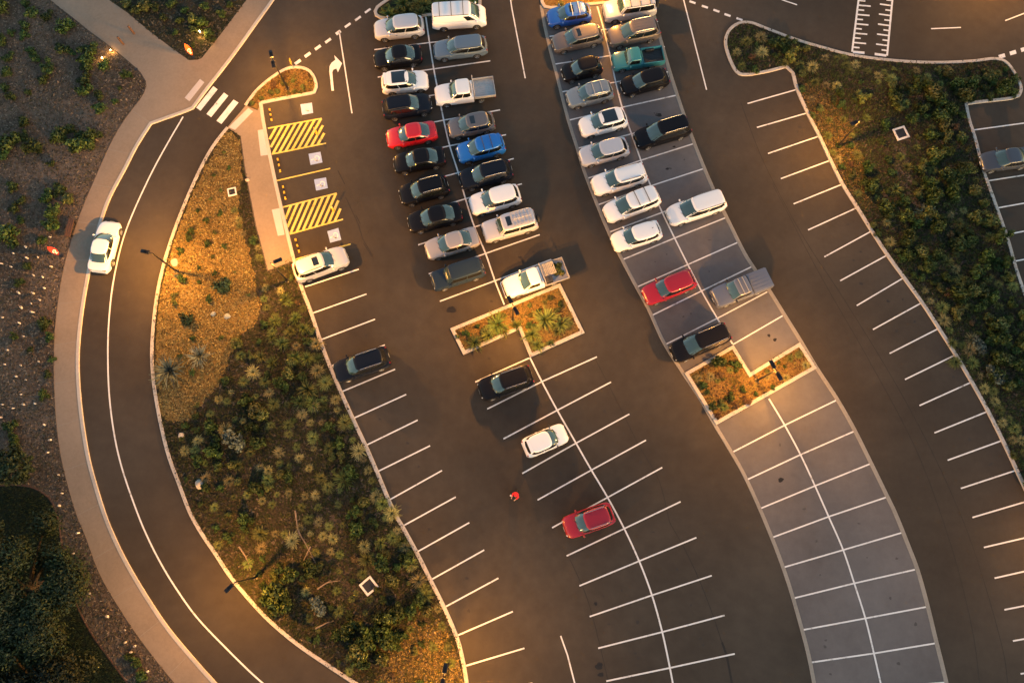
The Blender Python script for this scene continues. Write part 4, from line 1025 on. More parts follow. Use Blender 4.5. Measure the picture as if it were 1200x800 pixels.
# low path lights
def path_light(px, label, e, h=.9, ang=0.0):
    root = empty("path_light", at(*px, .09), ang); tag(root, label, "path light", "path lights beside the footpath")
    q = MB(); q.rbox((0, 0, h * .30), (.09, .09, h * .6), .01); q.build("post", M['pole'], root)
    q = MB(); q.rbox((0, 0, h * .78), (.085, .085, h * .36), .01); q.build("lens", M['lens2'], root)
    q = MB(); q.rbox((0, 0, h * .98), (.11, .11, h * .05), .01); q.build("cap", M['pole'], root)
    for s in (-1, 1):
        ld = bpy.data.lights.new("path_glow", 'POINT'); ld.energy = e / 2; ld.color = (1, .50, .12); ld.shadow_soft_size = .06
        lo = bpy.data.objects.new("path_glow", ld); COL.objects.link(lo); lo.parent = root; lo.location = (s * .14, -.10, h * .62)
path_light((237.5, 42.5), "lit path light post glowing orange in the mulch wedge", 45)
path_light((131, 60.5), "small bright path light at the edge of the diagonal footpath", 14, .35)
path_light((122, 70.5), "lit path light glowing orange between two dark shrubs", 18, .5)
# drain pits with pale surrounds
def pit(corners, label, z=.06):
    P = wpts(corners, z); c = sum(P, Vector()) / 4; a = P[1] - P[0]
    root = empty("drain_pit", c, math.atan2(a.y, a.x)); tag(root, label, "drain pit", "drain pits in the planting beds")
    s = (a.length + (P[2] - P[1]).length) / 2; w = s * .15
    ring = [Vector((sx * (s / 2 - w / 2), sy * (s / 2 - w / 2), 0)) for sx, sy in ((-1, -1), (1, -1), (1, 1), (-1, 1))]
    strip_mb(ring, w, -.05, .09, True, .02).build("surround", M['pit_white'], root)
    q = MB(); q.box((0, 0, .02), (s - 2 * w, s - 2 * w, .04)); g = q.build("pit_floor", M['trim'], root, 0)
    k = 9; b_ = s - 2 * w
    for i in range(k):
        q = MB(); q.box((0, -b_ / 2 + b_ * (i + .5) / k, .055), (b_, b_ / k * .6, .03)); q.build("grate_bar", M['grate'], g, 0)
pit([(1045.5, 152), (1059.5, 147.5), (1066, 161), (1051, 165.5)], "white framed drain pit in the right planting bed")
pit([(434.5, 673.5), (444.5, 686.5), (431, 698.5), (419.5, 685.5)], "large white framed drain pit in the lower left planting bed")
pit([(265, 222), (276, 219.5), (279.5, 227), (268, 231.5)], "small weathered drain pit beside the short footpath", .07)
q = MB(); q.lathe([(.16, 0), (.16, .02), (.10, .03)], 14, at(159.5, 81.5, .09)); tag(q.build("valve_cap", M['trim']), "small round black valve cap at the bend of the footpath edge", "valve cap")
# bench slab along the path edge
root = empty("bench", at(84.5, 269, .09), math.atan2((at(87, 258) - at(82, 279)).y, (at(87, 258) - at(82, 279)).x)); tag(root, "low brown timber seat at the edge of the footpath left of the white sedan", "bench")
for k in range(3):
    q = MB(); q.rbox((0, -.18 + .18 * k, .42), (1.6, .155, .05), .01); q.build("slat", M['timber'], root)
for s in (-1, 1):
    q = MB(); q.box((s * .6, 0, .195), (.10, .46, .39)); q.build("leg", M['pole'], root, 0)

# boulders
def boulder(px, d, h, mat, label, seed):
    rr = random.Random(seed); bm = bmesh.new(); bmesh.ops.create_icosphere(bm, subdivisions=3, radius=.5)
    ph = [Vector((rr.uniform(-1, 1), rr.uniform(-1, 1), rr.uniform(-1, 1))).normalized() for _ in range(9)]
    for v in bm.verts:
        k = 1.0
        for p in ph:
            t = v.co.normalized().dot(p)
            if t > .72: k -= (t - .72) * .55
        v.co = Vector((v.co.x * d * k, v.co.y * d * .9 * k, max(-.05, v.co.z * h * 2 * k * .75)))
    me = bpy.data.meshes.new("boulder"); bm.to_mesh(me); bm.free(); me.materials.append(mat); smooth(me, 50)
    o = link_mesh("boulder", me); o.location = at(*px, .06); o.rotation_euler = (0, 0, rr.uniform(0, 6)); tag(o, label, "boulder", "boulders in the left planting bed")
boulder((204.5, 308), .80, .35, M['rock'], "round pale boulder at the foot of the lamp beside the drive", 1)
boulder((250, 368), .5, .25, M['rock_grey'], "smaller of the two grey boulders on the woodchip", 2)
boulder((266.5, 371), .62, .28, M['rock_grey'], "larger of the two grey boulders on the woodchip", 3)
boulder((212.5, 510), .55, .3, M['rock'], "pale boulder near the drive kerb where the woodchip ends", 4)
boulder((234, 567), .85, .4, M['rock'], "pale boulder among tussocks in the lower left planting bed", 5)
boulder((290, 211), .45, .25, M['rock'], "small boulder on the woodchip near the weathered pit", 6)

# white plant guards in the mulch
guard_px = [(60, 278), (17, 297), (31, 290), (33, 303), (45, 302), (3, 309), (14, 313), (61, 313), (40, 323), (51, 325), (53, 338), (23, 344), (40, 344), (47, 352), (37, 356), (26, 361), (40, 366), (4, 372), (24, 379), (29, 394), (10, 410), (7, 427),
            (25, 428), (46, 424), (20, 441), (31, 445), (26, 462), (4, 474), (17, 478), (29, 474), (42, 473), (2, 489), (53, 498), (60, 515), (57, 530), (69, 556), (74, 578), (71, 592), (93, 624), (87, 648), (106, 695), (127, 722), (147, 738), (148, 752), (159, 756), (155, 764), (174, 786)]
q = MB(); q.loft([[(.8 * r_ * math.cos(2 * math.pi * k / 12), r_ * math.sin(2 * math.pi * k / 12), z) for k in range(12)] for r_, z in ((.085, .0), (.08, .30), (.065, .30), (.065, .02))], False)
g_me = q.mesh("guard_sleeve", M['white_plastic']); smooth(g_me)
q = MB(); q.tube([(.1, 0, 0), (.1, 0, .42)], .012, 5); s_me = q.mesh("stake", M['timber'])
for i, p in enumerate(guard_px):
    r_ = empty("plant_guard", at(*p, .09), random.uniform(0, 6)); s_ = random.uniform(.65, 1.1); r_.scale = (s_, s_, s_ * random.uniform(.8, 1.2))
    r_.rotation_euler = (random.uniform(-.25, .25), random.uniform(-.25, .25), random.uniform(0, 6))
    tag(r_, "white plastic plant guard in the grey mulch " + ("left of the white sedan" if p[1] < 345 else ("along the edge of the shade-tinted turf" if p[1] > 600 else "below the red banner")), "plant guard", "white plant guards in the mulch")
    link_mesh("sleeve", g_me, r_); link_mesh("stake", s_me, r_)

# ------------------------------------------------------------------ person crossing the aisle
def skin_mesh(name, pts, edges, rads, mat, sub=2):
    me = bpy.data.meshes.new(name); me.from_pydata(pts, edges, [])
    o = bpy.data.objects.new(name, me); COL.objects.link(o)
    o.modifiers.new("s", 'SKIN'); sv = me.skin_vertices[0].data
    for i, r_ in enumerate(rads): sv[i].radius = (r_, r_) if not isinstance(r_, tuple) else r_
    sv[0].use_root = True
    sb = o.modifiers.new("d", 'SUBSURF'); sb.levels = sub
    m2 = bpy.data.meshes.new_from_object(o.evaluated_get(bpy.context.evaluated_depsgraph_get()))
    bpy.data.objects.remove(o); m2.materials.clear(); m2.materials.append(mat); m2.name = name; smooth(m2, 180)
    return m2
pd = at(601, 583) - at(605, 577)
person = empty("person", at(605.5, 578.5), math.atan2(pd.y, pd.x)); tag(person, "person in a red hooded jacket and black trousers pushing a trolley bag across the aisle", "person")
hip, chest, neck, head = (0, 0, .93), (.10, 0, 1.28), (.16, 0, 1.47), (.20, 0, 1.62)
B = [hip, (.06, 0, 1.10), chest, neck, head, (.21, 0, 1.72)]
Eg = [(0, 1), (1, 2), (2, 3), (3, 4), (4, 5)]; Rd = [(.15, .11), (.14, .10), (.17, .11), .055, (.085, .10), .06]
limbs = {}
for s in (-1, 1):
    b = len(B); stp = .26 * s
    B += [(0, s * .10, .88), (.06 + stp * .5, s * .10, .49), (stp - .04, s * .10, .10), (stp + .12, s * .11, .04)]
    Eg += [(0, b), (b, b + 1), (b + 1, b + 2), (b + 2, b + 3)]; Rd += [.085, .058, .042, (.045, .035)]
    a = len(B)
    B += [(.11, s * .20, 1.38), (.20, s * .25, 1.12), (.42, s * .17, 1.02), (.49, s * .14, 1.0)]
    Eg += [(2, a), (a, a + 1), (a + 1, a + 2), (a + 2, a + 3)]; Rd += [.065, .048, .036, (.040, .022)]
    limbs[s] = (b, a)
    for k in range(4):
        f = len(B); y = s * (.115 + .018 * k)
        B += [(.55, y, 1.005 - .005 * k), (.575, y, .965)]; Eg += [(a + 3, f), (f, f + 1)]; Rd += [.010, .008]
    f = len(B); B += [(.52, s * .10, 1.02), (.55, s * .095, .99)]; Eg += [(a + 3, f), (f, f + 1)]; Rd += [.011, .009]
link_mesh("body", skin_mesh("body", B, Eg, Rd, M['skin']), person)
jk = [hip, (.06, 0, 1.10), chest, (.145, 0, 1.42)]; je = [(0, 1), (1, 2), (2, 3)]; jr = [(.20, .15), (.19, .15), (.22, .17), .12]
for s in (-1, 1):
    a = len(jk); jk += [B[limbs[s][1]], B[limbs[s][1] + 1], (.40, s * .178, 1.03)]; je += [(2, a), (a, a + 1), (a + 1, a + 2)]; jr += [.085, .066, .052]
link_mesh("jacket", skin_mesh("jacket", jk, je, jr, M['jacket']), person)
tk = [(0, 0, .95)]; te = []; tr = [(.16, .125)]
for s in (-1, 1):
    b = limbs[s][0]; a = len(tk); tk += [B[b], B[b + 1], B[b + 2]]; te += [(0, a), (a, a + 1), (a + 1, a + 2)]; tr += [.10, .075, .06]
link_mesh("trousers", skin_mesh("trousers", tk, te, tr, M['trousers']), person)
for s in (-1, 1):
    q = MB(); x = .26 * s; q.ball((x + .06, s * .105, .06), (.29, .105, .12), 12, 7); q.build("shoe", M['trim'], person)
q = MB(); q.ball((.185, 0, 1.665), (.225, .19, .215), 14, 8); q.build("hair", M['hair'], person)
q = MB(); q.ball((.165, 0, 1.665), (.27, .26, .27), 14, 8); q.ball((.08, 0, 1.50), (.26, .34, .18), 12, 6); q.build("hood", M['jacket'], person)
q = MB(); q.ball((.302, 0, 1.62), (.04, .03, .05), 8, 5)
for s in (-1, 1): q.ball((.20, s * .095, 1.62), (.05, .025, .07), 8, 5)
q.build("nose_and_ears", M['skin'], person)
q = MB()
for s in (-1, 1): q.ball((.285, s * .035, 1.645), (.03, .03, .02), 8, 5)
q.build("eye", M['trim'], person)
bag = empty("trolley_bag", at(600.3, 581.5), math.atan2(pd.y, pd.x)); tag(bag, "black trolley bag with a pale flap pushed by the person in red", "trolley bag")
q = MB(); q.rbox((0, 0, .43), (.36, .42, .66), .06); bb = q.build("bag_body", M['trousers'], bag)
q = MB(); q.rbox((.02, -.12, .77), (.14, .14, .03), .02); q.build("flap", M['white_plastic'], bb)
q = MB(); q.tube([(-.16, -.16, .1), (-.18, -.16, .85), (-.30, -.16, 1.0), (-.30, .16, 1.0), (-.18, .16, .85), (-.16, .16, .1)], .014, 6); q.build("handle_frame", M['pole'], bag)
for s in (-1, 1):
    q = MB(); q.lathe([(.08, -.02), (.09, 0), (.08, .02)], 14, c=(-.05, s * .20, .09), axis='y'); q.build("wheel", M['tyre'], bag)
# ------------------------------------------------------------------ plants
def blades(nb, length, lean, width, droop, base_c, tip_c, seed, base_r=.07, segs=3, jitter=.25):
    g = np.random.default_rng(seed)
    az = g.uniform(0, 2 * math.pi, nb); ln = length * g.uniform(.6, 1.1, nb); le = np.clip(g.normal(lean, .40, nb), .03, 1.35)
    r0 = base_r * np.sqrt(g.uniform(0, 1, nb)); t = np.linspace(0, 1, segs + 1)
    out = r0[:, None] + ln[:, None] * (np.sin(le)[:, None] * t + droop * .5 * t ** 2)
    z = ln[:, None] * (np.cos(le)[:, None] * t - droop * .55 * t ** 2); z = np.maximum(z, .01)
    az2 = az[:, None] + g.normal(0, jitter, nb)[:, None] * t
    x = out * np.cos(az2); y = out * np.sin(az2)
    tw = g.uniform(-.9, .9, nb)[:, None]
    w = width * (1 - t ** 2 * .85)[None, :] * g.uniform(.7, 1.2, nb)[:, None] / 2
    px_, py_ = -np.sin(az2) * np.cos(tw), np.cos(az2) * np.cos(tw); pz_ = np.sin(tw) * np.ones_like(az2)
    V = np.empty((nb, segs + 1, 2, 3))
    for s, sg in ((0, -1), (1, 1)):
        V[:, :, s, 0] = x + sg * w * px_; V[:, :, s, 1] = y + sg * w * py_; V[:, :, s, 2] = z + sg * w * pz_
    k = (segs + 1) * 2; b = np.arange(nb)[:, None] * k
    F = np.concatenate([b + np.array([2 * i, 2 * i + 1, 2 * i + 3, 2 * i + 2])[None] for i in range(segs)])
    mix = (t ** 1.3)[None, :, None, None]; c = np.array(base_c) * (1 - mix) + np.array(tip_c) * mix
    c = c * g.uniform(.7, 1.25, (nb, 1, 1, 1)); c = np.broadcast_to(c, (nb, segs + 1, 2, 3))
    return V.reshape(-1, 3), F, c.reshape(-1, 3)
def leaves(centres, radii, nl, size, cols, seed, flat=.8, shell=.55, zmin=.03):
    """leaf-sized quads spread through a set of overlapping clumps"""
    g = np.random.default_rng(seed); C = np.array(centres, float); Rr = np.array(radii, float)
    wgt = Rr ** 2 / (Rr ** 2).sum(); idx = g.choice(len(C), nl, p=wgt)
    d = g.normal(size=(nl, 3)); d /= np.linalg.norm(d, axis=1)[:, None]
    rad = Rr[idx] * (shell + (1 - shell) * g.uniform(0, 1, nl)) * g.uniform(.75, 1.12, nl)
    P = C[idx] + d * rad[:, None] * np.array([1, 1, flat]); P[:, 2] = np.maximum(P[:, 2], zmin)
    nrm = d + g.normal(0, .55, (nl, 3)); nrm /= np.linalg.norm(nrm, axis=1)[:, None]
    a = np.cross(nrm, g.normal(size=(nl, 3))); a /= np.linalg.norm(a, axis=1)[:, None]; b = np.cross(nrm, a)
    s = size * g.uniform(.6, 1.3, nl)[:, None]
    V = np.stack([P - a * s, P + b * s * .45, P + a * s, P - b * s * .45], 1)
    F = np.arange(nl * 4).reshape(-1, 4)
    cl = np.array(cols)[g.integers(0, len(cols), nl)] * g.uniform(.6, 1.35, (nl, 1))
    # some clumps lighter than others: a trait of the leaves of that clump
    cl = cl * g.uniform(.75, 1.3, len(C))[idx][:, None]
    return V.reshape(-1, 3), F, np.repeat(cl, 4, 0)
G1, G2, STRAW, STRAW2 = (.030, .046, .013), (.026, .046, .011), (.34, .30, .12), (.21, .23, .068)
TUSS = [raw_mesh("grass_tussock", *(lambda V, F, C: (V, F, M['straw'], C))(*blades(230, .50, .60, .048, .75, G1, c, 20 + i))) for i, c in enumerate((STRAW, STRAW2, (.37, .32, .14), (.15, .18, .05)))]
GREEN = [raw_mesh("strappy_plant", *(lambda V, F, C: (V, F, M['straw'], C))(*blades(100, .70, .80, .070, .42, G2, c, 40 + i))) for i, c in enumerate(((.13, .17, .04), (.19, .21, .055), (.10, .13, .04)))]
GREY = [raw_mesh("grey_strappy_plant", *(lambda V, F, C: (V, F, M['straw'], C))(*blades(130, .85, .80, .065, .30, (.05, .06, .045), c, 50 + i))) for i, c in enumerate(((.17, .21, .16), (.20, .22, .17)))]
def shrub_mesh(seed, cols, size=.075, nl=620, nm="shrub"):
    g = random.Random(seed); cs = [(0, 0, .24)]; rs = [.34]
    for k in range(g.randint(4, 7)):
        a = g.uniform(0, 6.28); d = g.uniform(.18, .42); cs.append((d * math.cos(a), d * math.sin(a), g.uniform(.12, .42))); rs.append(g.uniform(.14, .26))
    V, F, C = leaves(cs, rs, nl, size, cols, seed); return raw_mesh(nm, V, F, M['leaf'], C)
DK = [(.028, .056, .014), (.018, .040, .011), (.042, .074, .018), (.062, .090, .024)]
OL = [(.058, .078, .020), (.080, .096, .026), (.040, .060, .016), (.105, .105, .034)]
DEEP = [(.020, .046, .026), (.028, .058, .030), (.016, .036, .020)]
BLUE = [(.070, .095, .080), (.10, .125, .105), (.055, .075, .062)]
SHR = [shrub_mesh(60 + i, DK) for i in range(4)]; OLV = [shrub_mesh(70 + i, OL) for i in range(4)]
DPS = [shrub_mesh(80 + i, DEEP, .10, 420) for i in range(2)]; BLS = [shrub_mesh(84 + i, BLUE, .10, 520) for i in range(2)]
RUST = [shrub_mesh(88 + i, [(.10, .055, .028), (.14, .085, .040), (.075, .05, .025)], .06, 480) for i in range(2)]
def inside(poly, X, Y):
    P = np.array(poly, float); n = len(P); r_ = np.zeros(len(X), bool); j = n - 1
    for i in range(n):
        c = ((P[i, 1] > Y) != (P[j, 1] > Y)) & (X < (P[j, 0] - P[i, 0]) * (Y - P[i, 1]) / (P[j, 1] - P[i, 1] + 1e-12) + P[i, 0])
        r_ ^= c; j = i
    return r_
def edge_dist(poly, x, y):
    P = np.array(poly, float); A = P; B = np.roll(P, -1, 0); d = B - A; t = np.clip(((x - A[:, 0]) * d[:, 0] + (y - A[:, 1]) * d[:, 1]) / ((d ** 2).sum(1) + 1e-9), 0, 1)
    return np.hypot(A[:, 0] + t * d[:, 0] - x, A[:, 1] + t * d[:, 1] - y).min()
def near(poly, p): 
    return min(math.hypot(a[0] - p[0], a[1] - p[1]) for a in poly)
def near_mid(y): return 255 + (y - 430) * .45 + 40
def zone(p):
    """where a plant stands, told by things one can find"""
    x, y = p
    if x < 470 and inside(bed1_px, np.array([x]), np.array([y]))[0] or 150 < x < 545 and y > 150 and x < 545 and near(ROW_KERB, p) < 30:
        if inside(chips, np.array([x]), np.array([y]))[0]: return "on the orange woodchip " + ("near the drive lamp" if y < 345 else "near the drive kerb")
        if math.hypot(x - 431, y - 686) < 52: return "near the large white framed pit"
        if near(ROW_KERB, p) < 17: return "against the kerb of the left bays" + (", upper part" if y < 500 else (", lower part" if y > 620 else ", middle part"))
        if near(BED_DRIVE, p) < 26: return "along the inner kerb of the curved drive" + (", upper part" if y < 590 else ", lower part")
        if y < 430: return "beside the right edge of the woodchip"
        if y > 700: return "near the lamp at the bottom of the left bed"
        return "mid left bed, " + ("above" if y < 520 else ("below" if y > 590 else "level with")) + " the pale boulder, " + ("left half" if x < near_mid(y) else "right half")
    if x > 845 and y < 700 and near(RB_TOP + RIGHT_KERB, p) < 400 and inside(bed2_px, np.array([x]), np.array([y]))[0]:
        if near(RIGHT_KERB, p) < 17: return "against the kerb of the right bays" + (", upper part" if y < 260 else (", lower part" if y > 430 else ", middle part"))
        if math.hypot(x - 1055, y - 156) < 55: return "around the white framed pit in the right bed"
        if near(RB_RIGHT, p) < 26: return "along the kerb of the far car park" + (", upper part" if y < 250 else ", lower part")
        if near(RB_TOP, p) < 22: return "along the top road kerb" + (", left end" if x < 960 else "")
        if x < 1000 and y < 230: return "near the lamp in the right bed"
        return "mid right bed, " + ("level with the pit" if y < 200 else "below the pit, " + ("upper third" if y < 310 else ("middle third" if y < 430 else "lower third")))
    if inside(wedge, np.array([x]), np.array([y]))[0]:
        return "in the mulch wedge, " + ("near the orange banner" if y > 45 else ("around the lit path light" if y > 20 and x > 222 else ("at the top edge" if y < 14 else "in its left half")))
    if inside(isl1, np.array([x]), np.array([y]))[0]: return "on the first kerbed island, " + ("left arm" if x < 606 else "right part")
    if inside(isl2, np.array([x]), np.array([y]))[0]: return "on the second kerbed island, " + ("left part" if x < 880 else "right arm") + (", lower edge" if y > 462 else "")
    if x < 175 and y > 0:
        if math.hypot(x - 120, y - 66) < 34: return "beside the two path lights"
        if y < 130: return "on the slope by the diagonal footpath" + (", upper part" if y < 60 else ", lower part") + (", left edge" if x < 45 else "")
        if y < 300: return "on the slope above the red banner, " + ("far above" if y < 205 else "close above") + (", left edge" if x < 45 else "")
        return "among the white plant guards" if y < 600 else "below the last plant guards"
    return None
def sized(d): return "small" if d < .75 else ("medium" if d < 1.2 else "large")
def put(name, meshes, px, dia, label, group, z=.06, cat="plant", zs=None):
    me = random.choice(meshes); o = link_mesh(name, me); p = at(px[0], px[1], z + .2); o.location = (p.x, p.y, z - .01)
    s = dia / 1.1; o.scale = (s * random.uniform(.88, 1.12), s * random.uniform(.88, 1.12), s * (zs or random.uniform(.8, 1.1)))
    o.rotation_euler = (0, 0, random.uniform(0, 6.28)); z_ = zone(px) if group and '{}' in label else None
    if z_: label = label.format(sized(dia)) + ' ' + z_
    else: label = label.replace('{}', sized(dia)) + (' in the planting bed' if '{}' in label else '')
    return tag(o, label, cat, group)

def scatter(poly, n, mind, taken, rnd, margin=4, avoid=None, frame=(-30, 1230, -30, 830), dens=None):
    P = np.array(poly); x0, y0 = np.maximum(P.min(0), (frame[0], frame[2])); x1, y1 = np.minimum(P.max(0), (frame[1], frame[3])); out = []; tries = 0
    while len(out) < n and tries < n * 60:
        tries += 1; x, y = rnd.uniform(x0, x1), rnd.uniform(y0, y1)
        if not inside(poly, np.array([x]), np.array([y]))[0] or edge_dist(poly, x, y) < margin: continue
        if avoid and inside(avoid, np.array([x]), np.array([y]))[0]: continue
        if dens and rnd.random() > dens(x, y): continue
        if any((x - a) ** 2 + (y - b) ** 2 < mind ** 2 for a, b in taken): continue
        out.append((x, y)); taken.append((x, y))
    return out
rnd = random.Random(5)
PITS = [(1055, 156), (431, 686), (445, 680), (272, 226)]
# -- left planting bed
t1 = [(310, 447), (315, 460), (320, 473), (347, 405), (370, 403), (372, 434), (381, 448), (368, 475), (336, 473), (393, 468), (395, 480), (404, 495), (411, 499), (363, 495), (376, 495), (316, 498), (337, 497), (338, 508), (354, 485), (366, 513), (367, 525), (385, 525), (347, 523),
      (413, 515), (420, 528), (425, 538), (326, 530), (350, 536), (304, 547), (314, 551), (327, 543), (338, 546), (362, 548), (313, 562), (376, 560), (384, 571), (431, 551), (435, 563), (438, 575), (324, 579), (338, 577), (307, 586), (318, 591), (357, 581), (369, 580), (353, 594), (372, 594),
      (440, 582), (448, 590), (305, 625), (322, 625), (333, 626), (342, 633), (351, 618), (361, 608), (373, 611), (363, 625), (378, 628), (390, 631), (387, 646), (398, 650), (370, 647), (401, 615), (453, 606), (465, 622), (475, 641), (460, 630), (435, 651), (427, 640), (490, 680), (498, 697), (482, 664),
      (397, 669), (425, 672), (358, 693), (395, 692), (397, 716), (459, 601), (518, 733), (513, 713), (281, 416), (285, 447), (296, 436), (265, 470), (270, 459), (256, 468), (284, 493), (264, 504), (228, 527), (231, 516), (240, 542), (278, 545), (268, 563), (216, 528), (290, 660), (306, 642), (212, 513), (240, 560), (273, 582)]
GL = "pale grass tussocks in the left planting bed"; LL = "{} pale straw grass tussock"
taken = list(t1) + PITS
for p in t1: put("grass_tussock", TUSS, p, rnd.choice((.6, .75, .85, 1.0, 1.1, 1.3)), LL, GL)
for p in scatter(bed1_px, 34, 13, taken, rnd, 5, chips): put("grass_tussock", TUSS[1::2], p, rnd.uniform(.5, .9), LL, GL)
for p, d in (((404, 561), 1.6), ((360, 456), 1.3), ((366, 472), 1.2), ((352, 470), 1.0), ((359, 420), 1.0), ((345, 418), 1.0), ((372, 420), .9), ((318, 425), 1.0), ((305, 418), .9), ((497, 690), .9), ((482, 660), 1.0), ((430, 655), 1.1), ((470, 634), 1.0), ((446, 636), .9), ((330, 402), 1.1), ((334, 350), 1.0), ((355, 385), 1.0), ((346, 372), .9), ((322, 376), 1.0), ((318, 395), .9), ((340, 388), .8)):
    put("strappy_plant", GREEN, p, d, "{} green strappy plant", "green strappy plants in the left planting bed")
for p, d in (((340, 672), 1.5), ((365, 667), 1.4), ((327, 697), 2.2), ((320, 705), 1.6), ((338, 708), 1.5), ((455, 724), 1.7), ((466, 716), 1.3), ((432, 748), 1.7), ((418, 762), 1.7), ((424, 775), 1.3), ((455, 748), 1.5), ((480, 716), 1.2), ((443, 737), 1.2), ((250, 530), 1.3), ((277, 400), 1.2), ((270, 545), .9), ((470, 745), 1.0), ((297, 500), 1.0), ((282, 520), .9), ((300, 478), 1.4), ((310, 486), 1.2), ((288, 470), 1.1), ((332, 450), 1.2), ((340, 440), 1.1), ((302, 520), 1.2), ((246, 498), 1.2), ((232, 540), 1.0), ((340, 560), 1.1), ((300, 570), 1.2), ((286, 610), 1.2), ((415, 600), 1.1), ((420, 620), 1.3), ((448, 660), 1.3), ((462, 680), 1.3), ((410, 735), 1.3), ((395, 745), 1.0), ((445, 770), 1.1), ((478, 655), 1.1), ((490, 705), 1.1), ((500, 718), 1.0), ((385, 500), 1.0), ((398, 520), 1.1), ((410, 555), 1.0), ((425, 590), 1.0), ((340, 425), 1.0), ((355, 440), 1.0)):
    put("shrub", SHR + OLV[:1], p, d * 1.25, "{} dark green shrub", "dark shrubs in the left planting bed", zs=1.3)
for p in scatter(bed1_px, 95, 9, taken, rnd, 6, chips): put("low_shrub", SHR + OLV + SHR + RUST[:1], p, rnd.uniform(.5, 1.05), "{} low olive shrub", "low shrubs in the left planting bed")  # low shrubs, built from the same meshes as the taller ones
put("grey_strappy_plant", GREY, (198, 434), 1.9, "large grey green strappy plant beside the drive kerb on the woodchip", None); put("grey_strappy_plant", GREY, (233, 417), 1.4, "smaller silvery strappy plant right of the large one on the woodchip", None)
put("blue_grey_shrub", BLS, (277, 516), 2.3, "large blue grey shrub in the middle of the left planting bed", None); put("blue_grey_shrub", BLS, (372, 710), 1.5, "blue green shrub below the white framed pit in the lower left bed", None)
put("leafy_shrub", DPS, (262, 332), 1.7, "deep green broad leaved shrub in the middle of the orange woodchip", None, .07); put("leafy_shrub", DPS, (221, 372), 1.3, "deep green broad leaved shrub near the grey boulders on the woodchip", None, .07)
for p, d in (((241, 257), .7), ((223, 270), .8), ((221, 279), .9), ((251, 272), .6), ((242, 284), .8), ((262, 288), .6), ((211, 293), .8), ((258, 250), .7), ((207, 323), .6), ((212, 327), 1.0), ((204, 345), .7), ((204, 354), .8), ((251, 320), .7), ((244, 350), .8), ((233, 313), .5), ((225, 436), .8), ((210, 417), .6), ((231, 474), .6), ((274, 318), .3), ((230, 246), .5), ((258, 222), .5), ((250, 205), .5), ((268, 196), .5), ((262, 178), .5), ((246, 232), .5), ((248, 300), .5), ((232, 330), .5), ((226, 395), .6), ((258, 395), .6), ((290, 345), .4)):
    put("small_shrub", SHR + OLV + BLS[:1], p, d, "{} dark shrub scattered", "small shrubs on the woodchip", .07)
for p in ((274, 246), (279, 257), (280, 264), (284, 273), (297, 279), (303, 301), (302, 290), (309, 350), (310, 337), (312, 360), (328, 340)): put("small_tussock", TUSS, p, .75, "yellowish tussock in the grey strip beside the short footpath", "tussocks beside the short footpath")
# -- islands
for p, d in (((583, 380), 1.5), ((556, 402), 1.3), ((572, 393), 1.1), ((605, 381), .9), ((639, 374), 1.5), ((658, 379), 1.1), ((653, 388), .8), ((623, 392), 1.2), ((630, 404), 1.0), ((645, 402), .6), ((590, 388), .8)):
    put("strappy_plant", GREEN, p, d * 1.12, "{} green strappy plant", "strappy plants on the first island")
for p, d in (((560, 381), .6), ((547, 390), .8), ((621, 381), .9), ((656, 356), .7), ((631, 364), .6), ((536, 394), .5), ((648, 371), .6)): put("shrub", SHR, p, d, "{} dark shrub", "small shrubs on the first island")
for p, d in (((843, 423), 1.5), ((863, 427), 1.1), ((845, 439), .9), ((826, 451), 1.0), ((829, 459), .6), ((861, 453), .4), ((871, 456), .8), ((881, 449), .5), ((887, 461), .5), ((857, 465), .9), ((875, 470), 1.0), ((863, 475), .9), ((836, 476), 1.1), ((840, 487), .8), ((905, 453), .7), ((920, 429), .4), ((913, 424), .4), ((826, 435), .7)):
    put("shrub", SHR + RUST, p, d, "{} dark low shrub", "low shrubs on the second island")
for p, d in (((833, 441), 1.0), ((849, 476), .9), ((819, 443), .8), ((922, 442), .8), ((945, 427), .8), ((938, 414), .7), ((900, 442), .6)): put("grass_tussock", TUSS, p, d, "{} yellow green tussock", "tussocks on the second island")
for p, d in (((320, 100), .9), ((331, 96), .8), ((343, 93), .6), ((334, 89), .5), ((305, 114), .6), ((355, 102), .7), ((345, 105), .6), ((317, 108), .7), ((325, 106), .7), ((351, 107), .5), ((296, 120), .7)):
    put("shrub", OLV + RUST, p, d, "low olive shrub on the small lamp island beside the turn arrow", "shrubs on the lamp island")
tk = []
for p in scatter(hedge1_px, 30, 8.5, tk, rnd, 5): put("hedge_plant", OLV + GREEN, p, rnd.uniform(1.1, 1.5), "green plant in the dense hedge bed above the white van", "plants of the top hedge bed", zs=1.0)
tk = []
for p in scatter(hedge2_px, 20, 9, tk, rnd, 4): put("hedge_plant", GREEN + TUSS + OLV, p, rnd.uniform(.7, 1.1), "lamp-lit plant on the top island above the blue hatchback", "plants of the top lamp island")
tk_ = [(583, 380), (556, 402), (639, 374), (601, 375)]
for p in scatter(isl1, 16, 7, tk_, rnd, 7): put("grass_tussock", TUSS[1::2] + OLV[:1], p, rnd.uniform(.5, .85), "{} yellow green tussock", "tussocks on the first island")
for p in scatter(isl2, 8, 8, tk_, rnd, 7): put("grass_tussock", TUSS[1::2] + OLV[:1], p, rnd.uniform(.45, .75), "{} olive tussock", "olive tussocks on the second island")
